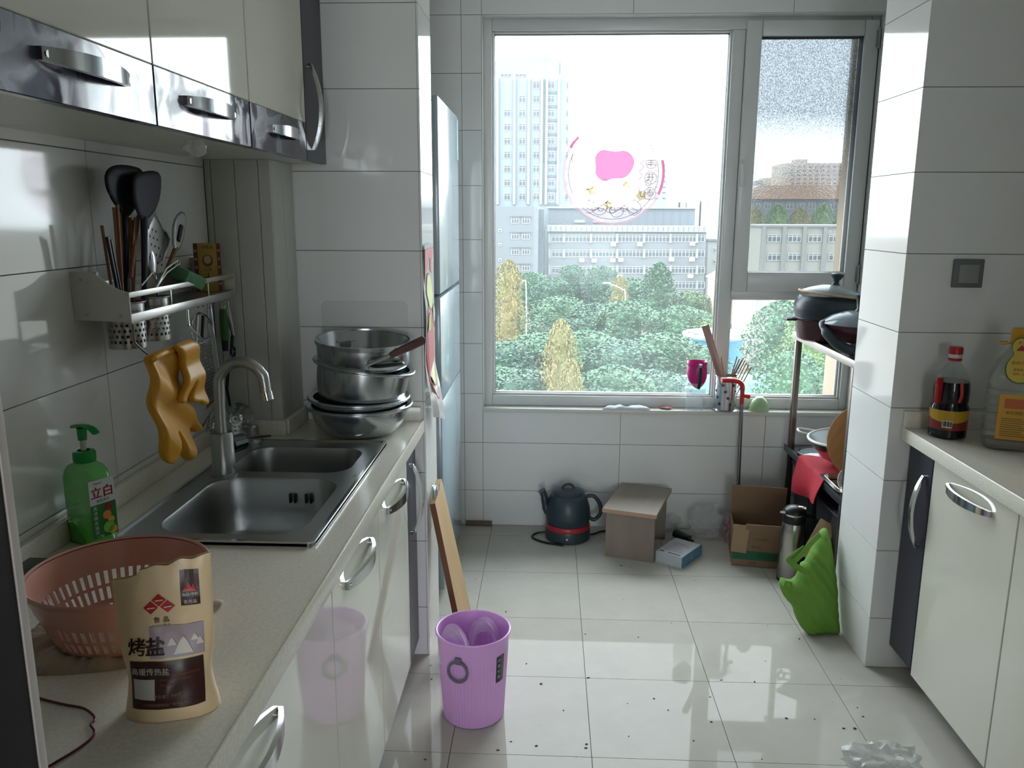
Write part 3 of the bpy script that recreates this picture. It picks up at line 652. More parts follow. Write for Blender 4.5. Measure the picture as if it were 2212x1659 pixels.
DX = -.430; DZ0, DZ1 = .064, .80
SH = (-.868,-.475,1.522,2.25)        # sink cut-out in the worktop
ct = thing('worktop', 'cream speckled stone worktop with the double sink set in it', 'worktop', (-.7,1.6,.80))
part(ct, 'slab', G().plate([(XL+.0,.62),(-.40,.62),(-.40,2.549),(XL,2.549)], [[(SH[0],SH[2]),(SH[1],SH[2]),(SH[1],SH[3]),(SH[0],SH[3])]], .80, .838), M_STONE, 0)
part(ct, 'front_lip', G().rbox(-.405,-.398,.62,2.549,.798,.8405,.003), M_STONEE, 30)
part(ct, 'upstand', G().rbox(XL,-.967,.63,2.326,.838,.886,.002), M_STONE, 30)
part(ct, 'upstand', G().rbox(-.966,-.783,2.327,2.344,.838,.884,.002), M_STONE, 30)
part(ct, 'upstand', G().rbox(-.792,-.776,2.345,2.531,.838,.884,.002), M_STONE, 30)
part(ct, 'upstand', G().rbox(-.775,-.407,2.532,2.549,.838,.884,.002), M_STONE, 30)

def base_unit(y0, y1, label):
    t = thing('base_cabinet', label, 'cabinet', (-.7,(y0+y1)/2,0), group='base cabinets under the sink worktop')
    part(t, 'body', G().box(-.96,DX-.02,y0,y1,.075,.655), M_CARC, 0)
    part(t, 'toe_kick', G().box(-.50,-.485,y0,y1,0,.075), M_TOE, 0)
    return t
t = base_unit(.63,1.503,'base cabinet nearest the camera with two wide drawers')
for z0, z1, hz in ((.322,DZ1-.004,.70),(DZ0,.318,.25)):
    d = part(t, 'drawer_front', G().rbox(DX-.02,DX,.632,1.503,z0,z1,.0015,1), M_CREAM, 30)
    bow_handle(d, .255, .021, (DX,1.04,hz), (0,1,0), (1,0,0), .0145)
for y0, y1, hy, l in ((1.506,1.953,1.735,'middle base cabinet below the sink, its door mirroring the purple bin'),(1.956,2.383,2.19,'far base cabinet below the draining end of the worktop')):
    t = base_unit(y0, y1, l)
    d = part(t, 'door', G().rbox(DX-.02,DX,y0+.001,y1-.001,DZ0,DZ1-.004,.0015,1), M_CREAM, 30)
    bow_handle(d, .25, .021, (DX,hy,.706), (0,1,0), (1,0,0), .0145)
t = base_unit(2.385,2.545,'narrow dark purple end cabinet under the far end of the worktop')
d = part(t, 'door', G().rbox(DX-.02,DX,2.386,2.545,DZ0,DZ1-.004,.0015,1), M_PURPLEM, 30)
bow_handle(d, .235, .026, (DX,2.455,.60), (0,0,1), (1,0,0), .009)

# sink
sk = thing('sink', 'stainless steel double bowl sink set in the worktop', 'sink', (-.67,1.88,.838))
ZR = .8445
big, small = rrect(-.822,-.505,1.552,1.916,.075,8), rrect(-.822,-.508,1.965,2.188,.06,8)
g = G(); outer = rrect(-.882,-.463,1.508,2.264,.014,4); g.plate(outer, [big, small], ZR-.006, ZR)
part(sk, 'deck', g, M_STEEL, 30)
g = G()
for a, b in ((outer, rrect(-.874,-.471,1.516,2.256,.010,4)),):
    for (z0, z1, p0, p1) in ((.838,ZR+.004,a,a),(ZR+.004,ZR+.004,a,b),(ZR+.004,ZR-.001,b,b)):
        n = len(p0); A = [g.bm.verts.new((*p0[i],z0)) for i in range(n)]; B = [g.bm.verts.new((*p1[i],z1)) for i in range(n)]
        for i in range(n): g._q([A[i],A[(i+1)%n],B[(i+1)%n],B[i]])
part(sk, 'raised_rim', g, M_CHROME, 30)
def bowl(loop, depth, inset, name):
    g = G(); n = len(loop); cx = sum(p[0] for p in loop)/n; cy = sum(p[1] for p in loop)/n; prev = None
    for k, (s_, z) in enumerate(((1,0),(.99,-.006),(.975,-depth*.5),(.96,-depth*.86),(.90,-depth*.97),(.80,-depth))):
        vs = [g.bm.verts.new((cx+(x-cx)*s_, cy+(y-cy)*s_, ZR-.001+z)) for x, y in loop]
        if prev:
            for i in range(n): g._q([prev[i],prev[(i+1)%n],vs[(i+1)%n],vs[i]])
        prev = vs
    g._q(prev); b = part(sk, name, g, M_STEEL, 45)
    part(b, 'drain', G().lathe([(.045,0),(.042,.003),(.03,.001),(0,.001)],24,c=(cx,cy,ZR-depth-.001)), M_CHROME)
    return b
b1 = bowl(big, .155, .1, 'bowl'); bowl(small, .135, .1, 'bowl')
for k, y in enumerate((-.034,-.022,.006,.018)): part(b1, 'overflow_slot', G().rbox(-.605+y-.0028,-.605+y+.0028,1.902,1.9105,.783,.808,.0022), M_BLACK)
g = G(); write(g, 'Julin', .014, lambda a, b: Vector((-.484-b*.0+a*.0, 1.945+a, ZR+.0004)) + Vector((-b,0,0)))
part(sk, 'maker_mark', g, M_TOE, 0)
fx, fy = -.816, 1.94
fc = thing('faucet', 'brushed chrome gooseneck faucet standing behind the sink', 'faucet', (fx,fy,ZR))
part(fc, 'base', G().lathe([(.034,ZR),(.034,ZR+.004),(.0285,ZR+.006),(.0285,.952),(.026,.955),(0,.955)],28,c=(fx,fy,0)), M_STEEL)
pts = [(fx,fy,.955),(fx,fy,1.0),(fx+.002,fy,1.06)]+[tuple(p) for p in arc((fx+.062,fy-.004,1.075),.060,pi,.12*pi,14,(1,-.06,0),(0,0,1))]+[(fx+.124,fy-.012,1.05)]
part(fc, 'spout', G().tube(spline(pts,3), .0140, 14), M_STEEL)
e = Vector(pts[-1]); part(fc, 'aerator', G().cyl(e+Vector((-.001,0,.012)), e+Vector((.003,-.001,-.008)), .0155, seg=16), M_CHROME)
part(fc, 'cartridge', G().cyl((fx+.01,fy+.02,.915),(fx+.03,fy+.058,.915),.024,.021,18), mat('dark_chrome',(90,94,98),.2,1))
part(fc, 'lever', G().tube([(fx+.03,fy+.058,.916),(fx+.06,fy+.07,.922),(fx+.098,fy+.075,.926)],[.006,.005,.004],8), M_CHROME)
kb = thing('drain_knob', 'small round steel drain knob on the sink deck behind the faucet', 'knob', (-.845,2.225,ZR))
part(kb, 'collar', G().lathe([(.024,ZR),(.024,ZR+.006),(.017,ZR+.010),(.014,ZR+.014)],20,c=(-.845,2.225,0)), M_STEEL)
part(kb, 'grip', G().lathe([(.012,ZR+.012),(.0165,ZR+.016),(.0165,ZR+.05),(.013,ZR+.054),(0,ZR+.055)],20,c=(-.845,2.225,0)), M_STEEL)

# ---------------------------------------------------------------- stack of basins and steamer pot
M_SS = mat('polished_steel', (190,196,200), .22, 1, bump=(9,.02))
def basin(name, label, c, R, H, rb, lip=.012, tilt=None, rim=.004, grp='stacked steel basins on the worktop', steep=False):
    prof = [(0,0),(rb*.9,0),(rb,.004)]
    for i in range(1,9):
        a = i/8; r = rb+(R-lip-rb)*((1-(1-a)**2)**.5 if steep else sin(a*pi/2)); prof.append((r, .004+(H-.004)*(a if steep else 1-cos(a*pi/2))))
    prof += [(R,H+.001),(R,H-.006),(R-.0015,H-.006)]
    t = thing(name, label, 'basin', c, rot=tilt, group=grp)
    g = G().lathe([(r,z) for r, z in prof],48); lpart(t, 'bowl', g.solid(-.0012), M_SS, 50)
    g = G().tube([(R*cos(2*pi*k/48),R*sin(2*pi*k/48),H-.002) for k in range(48)], rim, 8, closed=True); lpart(t, 'rolled_rim', g, M_SS, 60)
    return t
bx, by = -.569, 2.383
basin('steel_basin','deep round steel basin at the bottom of the stack',(bx,by,.8385),.157,.092,.088)
basin('steel_basin','shallow steel basin second from the bottom of the stack',(bx-.002,by,.872),.150,.082,.085,tilt=(0,radians(1),0))
basin('steel_basin','straight-sided steel basin tilted to the right below the pot',(bx-.002,by-.004,.918),.150,.134,.105,tilt=(radians(-2),radians(9),0),steep=True)
pt = thing('steel_pot', 'steel cooking pot with black loop handles on top of the basins', 'pot', (bx+.018,by-.008,1.040), rot=(radians(3),radians(3),radians(-8)))
R, H = .139, .092
lpart(pt, 'pot_body', G().lathe([(0,0),(R*.8,0),(R*.88,.004),(R*.97,.022),(R*.985,.07),(R*.985,H-.014),(R+.003,H-.012),(R+.004,H),(R-.002,H),(R-.003,H-.009),(R*.965,H-.011),(R*.955,.02),(R*.86,.006),(0,.005)],56), M_SS, 45)
for s_ in (-1,1):
    for q in (-1,1):
        a = radians(-44)+(0 if s_ > 0 else pi)+q*.20
        lpart(pt, 'rivet', G().ball((R*.952*cos(a),R*.952*sin(a),.058),.004,2), M_CHROME)
    a0 = radians(-44)+(0 if s_ > 0 else pi); o = Vector((cos(a0),sin(a0),0)); w = Vector((-sin(a0),cos(a0),0)); b0 = o*R*.97+Vector((0,0,.045))
    lpart(pt, 'loop_handle', G().tube(spline([b0-w*.042, b0-w*.042+o*.018+Vector((0,0,.002)), b0-w*.03+o*.036+Vector((0,0,.004)), b0+w*.03+o*.036+Vector((0,0,.004)), b0+w*.042+o*.018+Vector((0,0,.002)), b0+w*.042],5), .0075, 8, flat=(1.3,.8)), M_BLACK)
    lpart(pt, 'handle_bracket', G().rbox(-.05,.05,-.002,.004,-.012,.012,.002,M=Matrix.Translation(b0+o*.001) @ Matrix.Rotation(a0+pi/2,4,'Z')), M_STEEL)
kn = thing('turner', 'kitchen turner with a dark wooden handle lying across the pot', 'kitchen turner', tuple(py(850,768,2.27)))
a, b, c = py(806,784,2.205), py(842,768,2.215), py(918,733,2.27)
part(kn, 'wooden_handle', G().tube([b,b.lerp(c,.15),b.lerp(c,.6),c.lerp(b,.04),c],[.007,.010,.0118,.0115,.007],12,flat=(.75,1.1)), mat('dark_brown_wood',(74,50,48),.4,var=(30,(96,68,60),.5),stretch=(1,1,6)))
part(kn, 'tang', G().tube([a+(a-b)*.5,a,b],[.004,.0045,.006],8), M_STEEL)
single('wall_film', 'clear rounded splash film stuck on the tiles behind the pots', 'splash film', G().plate([(x,z) for x, z in rrect(-.72,-.443,.90,1.224,.02,5)],[],0,.0008).xf(Matrix(((1,0,0,0),(0,0,-1,2.5435),(0,1,0,0),(0,0,0,1)))), mat('clear_splash_film',(214,216,210),.25,alpha=.10), 0)

# ---------------------------------------------------------------- decorative strip on the wall stub
wp_ = thing('paper_hanging', 'pink and yellow glossy paper decoration taped to the tiled wall end', 'paper decoration', (XP+.004,2.66,.83))
def hang(y, z): 
    k = max(0,(1.14-z))/.30
    return Vector((XP+.0045+.004*sin(z*23)+.028*k*k*(1 if y > 2.62 else .45), y, z))
Y0, Y1 = 2.556, 2.745
g = G(); g.grid(lambda a, b: hang(Y0+(Y1-Y0)*a+(.03*(b-.8)*5 if b > .8 else 0)*(1-a)*1.0, 1.40-.56*b - (.05*a if b > .9 else 0)), 10, 36); part(wp_, 'backing_film', g, mat('glossy_white_film',(214,212,212),.12), 60)
def deco(name, poly, m, off=.0012):
    g = G(); patch_poly(g, lambda y, z: hang(y,z)+Vector((off,0,0)), poly); part(wp_, name, g, m, 0)
M_DP = mat('deco_pink',(214,88,104),.3); M_DY = mat('deco_yellow',(206,212,110),.35); M_DK = mat('deco_outline',(84,34,52),.4)
deco('pink_shape', [(2.562,1.385),(2.74,1.385),(2.742,1.30),(2.70,1.31),(2.69,1.35),(2.64,1.355),(2.61,1.30),(2.575,1.27)], M_DP)
deco('pink_shape', smooth_poly([(2.575,1.20),(2.66,1.20),(2.70,1.15),(2.742,1.12),(2.735,1.04),(2.70,.97),(2.70,.89),(2.66,.875),(2.60,.95),(2.575,1.03)],2), M_DP)
for cy, cz, ry, rz in ((2.66,1.245,.055,.055),(2.62,1.13,.025,.045),(2.715,1.09,.022,.032),(2.655,1.01,.045,.075)):
    deco('dark_outline', [(cy+(ry+.006)*cos(k*pi/12)*(1+.08*sin(k*1.7)), cz+(rz+.006)*sin(k*pi/12)) for k in range(24)], M_DK, .0018)
    deco('yellow_shape', [(cy+ry*cos(k*pi/12)*(1+.08*sin(k*1.7)), cz+rz*sin(k*pi/12)) for k in range(24)], M_DY, .0024)
deco('dark_outline', [(2.715+.026*cos(k*pi/12), 1.165+.036*sin(k*pi/12)) for k in range(24)], M_DK, .0018)
deco('white_oval', [(2.715+.021*cos(k*pi/12), 1.165+.030*sin(k*pi/12)) for k in range(24)], mat('deco_white',(214,214,218),.3), .0024)

# ---------------------------------------------------------------- fridge
M_FR = mat('fridge_glass_door',(154,173,182),.22,coat=.2,var=(4,(148,167,176),.5)); M_FRS = mat('fridge_side',(150,156,160),.35)
FX, FYA, FYB = -.395, 2.965, 3.605
fr = thing('refrigerator', 'tall pale blue three-door refrigerator beside the window', 'refrigerator', (-.7,3.28,0))
part(fr, 'cabinet_body', G().rbox(-.97,FX-.055,FYA+.004,FYB-.004,.03,1.895,.004), M_FRS, 30)
for z0, z1 in ((.04,.797),(.806,1.192),(1.206,1.90)):
    d = part(fr, 'door', G().rbox(FX-.05,FX,FYA,FYB,z0,z1,.005,2), M_FR, 30)
    part(d, 'door_edge', G().rbox(FX-.0505,FX-.012,FYA-.0015,FYA+.003,z0+.003,z1-.003,.001), M_FRS)
for y in (3.02,3.55): part(fr, 'foot', G().cyl((FX-.09,y,0),(FX-.09,y,.03),.02,seg=12), M_BLACK)
part(fr, 'pale_strip', G().rbox(FX-.0005,FX+.002,3.55,3.597,1.72,1.885,.0008), mat('pale_cyan_strip',(190,226,230),.2))  # thin pale cyan strip high on the far edge of the top door
# ---------------------------------------------------------------- wall rack with its utensils
M_WMET = mat('white_enamel_metal',(214,212,206),.35); M_ALU = mat('aluminium',(190,190,188),.3,1); M_SILI = mat('black_silicone',(20,22,30),.5,spec=.2)
M_SILI2 = mat('charcoal_silicone',(44,43,54),.55,spec=.2); M_WOOD = mat('chopstick_wood',(120,78,52),.5,var=(40,(146,98,66),.5),stretch=(4,4,.5)); M_WOOD2 = mat('bamboo_pale',(168,128,88),.5)
RX, RY0, RY1 = -.863, 1.64, 2.208
rk = thing('wall_rack', 'white metal wall rack holding utensils above the sink', 'rack', (-.92,1.92,1.27))
prof = [(XL+.001,1.374),(-.947,1.374),(-.93,1.368),(-.905,1.350),(-.885,1.338),(RX,1.332),(RX,1.270),(XL+.001,1.274)]
for y in (RY0,RY1):
    sp_ = part(rk, 'side_panel', G().prism(prof, y-.0012, y+.0012, 'y'), M_WMET, 0)
    for x, z in ((-.962,1.358),(RX-.006,1.328),(-.955,1.286),(-.885,1.283)): part(sp_, 'screw', G().cyl((x,y-.0035,z),(x,y,z),.0032,seg=10), M_ALU)
part(rk, 'shelf_floor', G().plate([(XL+.001,RY0),(RX,RY0),(RX,RY1),(XL+.001,RY1)], [[(-.918+.041*cos(2*pi*k/24), cy+.041*sin(2*pi*k/24)) for k in range(24)] for cy in (1.722,1.838)], 1.284, 1.286), M_ALU, 0)
part(rk, 'front_lip', G().rbox(RX-.002,RX+.0005,RY0,RY1,1.267,1.287,.0006), M_ALU, 30)
part(rk, 'back_rail', G().rbox(XL+.001,XL+.004,RY0,RY1,1.30,1.345,.001), M_ALU, 30)
part(rk, 'front_rail', G().rbox(RX-.0025,RX,RY0,RY1,1.320,1.332,.0008), M_ALU, 30)
for y in (1.828,2.035): part(rk, 'rail_post', G().rbox(RX-.002,RX,y-.003,y+.003,1.285,1.322,.0008), M_ALU, 30)
bar = [(RX,RY0+.003,1.267),(RX,RY0+.003,1.235),(RX+.004,RY0+.004,1.222),(-.832,RY0+.008,1.196),(-.822,RY0+.016,1.190),(-.822,RY0+.04,1.189),(-.822,1.87,1.189),(-.825,1.893,1.190),(-.834,1.90,1.198),(RX+.004,1.903,1.224),(RX,1.903,1.237),(RX,1.903,1.267)]
part(rk, 'towel_bar', G().tube(spline(bar,4), .0032, 8), M_CHROME)
for y in (2.06,2.09,2.14,2.165): part(rk, 'hook', G().tube(arc((-.905,y,1.262),.008,pi/2,-pi,8,(0,1,0),(0,0,1)),.0016,6), M_CHROME)
def cup(cy, lab):
    t = thing('utensil_cup', lab, 'utensil cup', (-.918,cy,1.205), group='perforated cups sunk in the wall rack')
    rows = [0,.004]+[.012+.006*i for i in range(11)]+[.084,.098]; nc = 44
    def hole(i, k): return 2 <= i <= 11 and (i % 2 == 0) and (k+i//2) % 2 == 0
    g = G().lathe([(.0385,z) for z in rows], nc, skip=hole); lpart(t, 'perforated_wall', g.solid(.0008), M_ALU, 40)
    lpart(t, 'cup_floor', G().lathe([(.0385,.001),(0,.001)],nc), M_ALU, 30)
    lpart(t, 'rim', G().tube([(.0425*cos(2*pi*k/40),.0425*sin(2*pi*k/40),.099) for k in range(40)],.0022,6,closed=True), M_ALU)
    return t
cup(1.722,'perforated metal utensil cup nearer the camera in the wall rack'); cup(1.838,'perforated metal utensil cup farther along the wall rack')
def spat(name, label, u_top, outline, X, foot, m, th=.004):
    """silicone turner: px outline of the head at wall distance X, shaft down to the cup"""
    P = [px(u,v,X) for u, v in outline]; poly = smooth_poly([(p.y,p.z) for p in P],2)
    t = thing(name, label, 'spatula', foot)
    part(t, 'blade', G().puff(poly, th, lambda a, b, h: Vector((X+h-.18*(b-1.48)**2, a, b)), 26, .012), m, 60)
    n0 = px(*u_top, X); part(t, 'shaft', G().tube([n0+Vector((0,0,.01)),n0.lerp(Vector(foot),.2),Vector(foot)],[.010,.0085,.006],10,flat=(.7,1)), m)
spat('spatula','large black silicone turner standing behind the charcoal one',(270,455),[(226,385),(232,365),(252,355),(285,357),(312,366),(316,400),(305,430),(290,455),(277,470),(262,462),(246,440),(232,415)],-.925,(-.922,1.728,1.222),M_SILI)
spat('spatula','charcoal silicone turner in front with its head above the rack',(312,478),[(287,380),(310,370),(335,368),(348,374),(349,398),(345,430),(335,455),(322,472),(306,478),(296,462),(287,430)],-.900,(-.905,1.768,1.222),M_SILI2)
def stick(name, label, cat, uv, X, foot, r0, r1, m, grp=None, seg=7):
    a = px(*uv, X); t = single(name, label, cat, G().tube([Vector(foot),a],[r0,r1],seg), m, 50, grp); return t
for k, (u, v, y) in enumerate(((220,487,1.700),(246,448,1.712),(253,442,1.706),(258,452,1.735),(273,425,1.738),(281,470,1.748),(288,476,1.752),(293,480,1.742))):
    stick('chopstick','reddish wooden chopstick standing in the utensil cups','chopstick',(u,v),-.93+.004*(k%3),(-.925+.005*(k%3),y,1.212),.0024,.0036,M_WOOD,'chopsticks in the wall rack')
for k, (u, v, y) in enumerate(((231,512,1.71),(238,518,1.72))): stick('chopstick','short black chopstick in the near utensil cup','chopstick',(u,v),-.915,(-.912,y,1.212),.003,.0042,M_BLACK,'black chopsticks in the wall rack')
t = thing('slotted_turner','wooden slotted spatula between the two silicone turners','spatula',(-.915,1.745,1.215))
a, b = px(297,470,-.912), px(282,600,-.912)
part(t,'handle',G().tube([b,b.lerp(a,.6)],[.005,.006],8),M_WOOD)
for k in range(3): part(t,'tine',G().tube([b.lerp(a,.55)+Vector((0,.006*(k-1),0)),a+Vector((0,.011*(k-1),.004*k))],[.003,.0035],6,flat=(.6,1)),M_WOOD)
# flat grater leaning behind the spoon
def frame_obj(quad, X): return [px(u,v,X) for u, v in quad]
t = thing('flat_grater','flat steel grater with round holes leaning in the far cup','grater',(-.935,1.86,1.29))
q = frame_obj([(335,462),(365,515),(352,560),(318,600),(308,575),(318,500)],-.938); part(t,'plate',G().puff([(p.y,p.z) for p in q],.0012,lambda a,b,h: Vector((-.938+h,a,b)),16,.003),M_ALU,40)
part(t,'wire_edge',G().tube([px(335,462,-.936),px(366,516,-.936),px(352,562,-.936)],.0022,6),M_CHROME)
for i in range(5):
    for j in range(3):
        c = px(327+8*j+3*i-6,492+18*i+4*j,-.9365); part(t,'hole',G().ball(c,.0028,1,(.35,1,1.2)),M_BLACK)
t = thing('butter_knife','steel table knife with a dark grip leaning out of the far cup','knife',(-.92,1.87,1.22))
q = [px(u,v,-.92) for u, v in ((372,490),(379,466),(390,456),(400,460),(401,480),(395,520),(384,545),(374,540))]
part(t,'grip',G().puff(smooth_poly([(p.y,p.z) for p in q],1),.004,lambda a,b,h: Vector((-.92+h,a,b)),20,.006),M_STEEL,50)
part(t,'dark_inlay',G().tube([px(393,488,-.914),px(386,520,-.914)],[.008,.007],8,flat=(.4,1)),M_BLACK)
part(t,'shaft',G().tube([px(380,535,-.92),px(352,600,-.92)],[.006,.004],8),M_WOOD)
t = thing('spoon','steel tablespoon standing bowl-up in the far cup','spoon',(-.895,1.84,1.22))
c = px(331,570,-.893); part(t,'bowl',G().ball(c,.021,2,(.25,.75,1.5)),M_SS)
part(t,'handle',G().tube([c+Vector((0,.004,-.025)),Vector((-.9,1.845,1.25))],[.003,.0025],6),M_SS)
t = thing('fork','thin steel fork lying over the front rail','fork',(-.87,1.80,1.33)); a, b = px(305,618,-.872), px(328,590,-.875)
part(t,'handle',G().tube([a,b],[.002,.002],6),M_CHROME); part(t,'tip',G().ball(b,.0035,1),M_CHROME)
t = thing('tongs','small steel tongs with looped ends beside the green sponge','tongs',(-.885,1.87,1.3)); a, b = px(335,625,-.886), px(384,572,-.886)
for dz in (0,.010): part(t,'arm',G().tube([a,a.lerp(b,.5)+Vector((0,0,.008+dz)),b+Vector((0,0,dz))],.0025,6),M_CHROME)
part(t,'end_ring',G().tube(arc(b+Vector((0,.004,.005)),.006,0,2*pi*.95,12,(0,1,0),(0,0,1)),.0022,6),M_CHROME)
single('sponge','green cleaning sponge lying tilted on the rack shelf','sponge',G().rbox(-.028,.028,-.052,.052,-.016,.016,.006,M=Matrix.Translation(px(403,598,-.885)) @ Matrix.Rotation(radians(-16),4,'X') @ Matrix.Rotation(radians(22),4,'Y')),mat('green_sponge',(92,142,104),.85,bump=(90,.4)),40)
# medicine carton
yb = px(430,620,-.915).y; 
t = thing('medicine_carton','yellow and maroon medicine carton standing at the far end of the rack','carton',(-.915,2.165,1.287),rz=radians(20))
MY, MM = mat('carton_yellow',(178,150,66),.45), mat('carton_maroon',(104,44,48),.45)
Hc = .128; lpart(t,'box',G().rbox(-.034,.034,-.014,.014,0,Hc,.001),MY,30)
for s_ in (-1,1): lpart(t,'maroon_stripe',G().box(s_*.029-.005,s_*.029+.005,-.0146,-.0141,.001,Hc-.001),MM,0)
g = G(); F = lambda a, b: Vector((a,-.0147,b)); patch_poly(g,F,[(.014*cos(k*pi/10),.082+.016*sin(k*pi/10)) for k in range(20)]); lpart(t,'portrait_oval',g,mat('portrait_brown',(120,84,58),.5),0)
g = G(); patch_poly(g,lambda a,b: Vector((a,-.0150,b)),[(.009*cos(k*pi/10),.085+.011*sin(k*pi/10)) for k in range(20)]); lpart(t,'portrait_face',g,mat('portrait_tan',(196,164,118),.5),0)
g = G(); write(g,'十',.03,F,0,.034); write(g,'活络油',.010,F,0,.117); write(g,'止痛',.010,F,0,.058); lpart(t,'lettering',g,MM,0)
g = G()
for s_ in (-1,1):
    for k in range(5): write(g,'药',.007,lambda a,b: Vector((a,-.0151,b)),s_*.029,.02+.022*k)
lpart(t,'stripe_lettering',g,mat('carton_pale',(222,206,150),.5),0)
single('paper_card','small dark card leaning on the rack end panel','card',G().rbox(-.94,-.90,2.19,2.193,1.287,1.36,.0005,M=None),mat('dark_card',(92,88,76),.6),30)
single('white_card','small pale plastic card in the near corner of the rack','card',G().rbox(-.948,-.945,1.660,1.682,1.287,1.372,.0005),mat('pale_plastic_card',(186,196,206),.3),30)

# ---------------------------------------------------------------- things hanging under the rack
HX = -.905
t = thing('box_grater','small hanging steel grater with a black handle arch','grater',tuple(px(445,880,HX)))
q = [(427,746),(455,728),(470,860),(446,885)]; P = [px(u,v,HX) for u, v in q]
part(t,'grating_plate',G().puff([(p.y,p.z) for p in P],.0015,lambda a,b,h: Vector((HX+h,a,b)),20,.003),M_STEEL,40)
part(t,'side_wire',G().tube(spline([px(426,746,HX),px(414,722,HX),px(416,692,HX),px(430,676,HX),px(448,686,HX),px(460,712,HX),px(470,780,HX),px(474,812,HX)],5),.0024,6),M_CHROME)
for d_ in (0,13): part(t,'handle_bar',G().tube([px(423+d_,742-d_*.5,HX+.002),px(426+d_,682,HX+.002)],.0042,8),M_BLACK if d_ else M_STEEL)
for i in range(7):
    for j in range(4):
        c = px(431+j*7.5+i*1.8,752-j*4.5+i*8.4,HX+.0022); part(t,'tooth',G().tube([c,c+Vector((.003,0,.003))],[.0026,.0008],6),M_CHROME)
for i in range(9): part(t,'slicing_slot',G().tube([px(441+i*1.6,815+i*7,HX+.002),px(466+i*.8,803+i*6.5,HX+.002)],.0012,5),M_TOE)
t = thing('tongs','slim steel tongs hanging beside the grater','tongs',tuple(px(462,800,HX-.01)))
for s_ in (-1,1): part(t,'arm',G().tube([px(452+s_*3,665,HX-.01),px(457+s_*6,730,HX-.01),px(468+s_*4,800,HX-.01)],[.003,.0035,.0025],7),M_CHROME)
part(t,'spring',G().tube(arc(px(452,660,HX-.01),.009,0,pi*1.9,14,(0,1,0),(0,0,1)),.0025,6),M_CHROME)
t = thing('cleaning_brush','green plastic cleaning brush handle hanging from a hook','brush',tuple(px(483,745,HX-.005)))
part(t,'green_grip',G().tube([px(483,668,HX-.005),px(484,700,HX-.005),px(486,735,HX-.005)],[.013,.014,.012],12,flat=(.6,1)),mat('green_plastic_grip',(52,98,48),.35))
part(t,'hanger',G().tube(arc(px(481,662,HX-.005),.008,0,2*pi,12,(0,1,0),(0,0,1)),.0025,6),M_STEEL)
part(t,'neck',G().tube([px(486,735,HX-.005),px(487,758,HX-.005)],[.010,.008],10),M_SILI2)
t = thing('peeler','steel-handled peeler with a dark ring head hanging at the end','peeler',tuple(px(497,770,HX+.01)))
part(t,'handle',G().tube([px(492,650,HX+.01),px(495,680,HX+.01),px(503,726,HX+.01)],[.0075,.008,.007],10,flat=(.7,1)),M_CHROME)
part(t,'neck',G().tube([px(502,726,HX+.01),px(500,752,HX+.01)],.005,8),M_SILI2)
part(t,'ring_head',G().tube(arc(px(503,760,HX+.01),.014,0,2*pi*.96,18,(0,1,0),(0,0,1)),.004,8),M_SILI2)
part(t,'blade',G().rbox(-.002,.002,-.012,.012,-.003,.003,.0008,M=Matrix.Translation(px(499,768,HX+.01))),M_CHROME)
t = thing('scissors','steel kitchen scissors hanging open below the gloves','scissors',tuple(px(450,912,HX+.02)))
for a, b in (((437,922),(462,880)),((445,934),(455,890))): part(t,'blade',G().tube([px(*a,HX+.02),px(*b,HX+.02)],[.005,.0012],6,flat=(.35,1)),M_CHROME)
part(t,'loop',G().tube(arc(px(455,918,HX+.02),.016,pi,2*pi*1.02,12,(0,1,0),(0,0,1)),.0025,6),M_CHROME)
t = thing('skimmer','round perforated steel skimmer hanging behind the faucet','skimmer',tuple(px(513,930,-.90)))
c = px(512,905,-.90); part(t,'handle',G().tube([px(493,800,-.905),px(490,840,-.905),px(497,876,-.905)],[.0045,.0045,.004],8),M_SILI2)
NR = (Matrix.Rotation(radians(75),4,'Y') @ Matrix.Rotation(0,4,'Z')); Mk = Matrix.Translation(c) @ Vector((.62,-.75,.22)).to_track_quat('Z','Y').to_matrix().to_4x4()
def skh(i, k): return 1 <= i <= 5 and i % 2 == 1 and k % 2 == 0
part(t,'perforated_bowl',G().lathe([(.005,-.016),(.010,-.0155),(.015,-.014),(.021,-.012),(.026,-.009),(.032,-.005),(.037,-.001),(.048,.008)],26,M=Mk,skip=skh).solid(.0008),M_SS,60)

# ---------------------------------------------------------------- rubber gloves
M_GLOVE = mat('yellow_rubber',(212,150,36),.4,var=(7,(218,162,54),.5),bump=(30,.08),sub=.1)
t = thing('rubber_glove','long yellow rubber glove hanging from the towel bar fingers down','glove',(-.815,1.74,.94),group='yellow rubber gloves on the rack bar')
o1 = [(322.2,771.9),(325.8,808.1),(328.4,851.5),(331.2,884.0),(341.4,920.2),(349.3,956.3),(355.8,983.5),(363.8,997.9),(375.4,1003.4),(383.0,997.9),(384.8,974.4),(381.2,947.3),(378.3,934.6),(384.1,940.1),(389.8,963.6),(394.5,985.3),(402.9,995.4),(411.5,994.7),(416.6,981.7),(416.6,945.5),(410.1,927.4),(412.6,922.0),(421.7,933.9),(429.6,933.2),(434.0,926.7),(429.6,917.3),(418.8,905.7),(411.5,885.8),(405.4,867.7),(394.5,847.8),(387.3,822.5),(383.7,793.6),(387.3,766.5),(367.4,753.8),(338.5,759.2)]
P = [px(u,v,-.81) for u, v in o1]
part(t,'glove_hand',G().puff(smooth_poly([(p.y,p.z) for p in P],1),.011,lambda a,b,h: Vector((-.812+h+.006*sin(b*60+a*40)*min(1,abs(h)*120),a,b)),100,.011),M_GLOVE,70)
part(t,'cuff_fold',G().tube(spline([px(326,777,-.805),px(350,764,-.80),px(380,752,-.80),px(404,745,-.805)],5),[.004]+[.0075]*14+[.004],10),M_GLOVE)
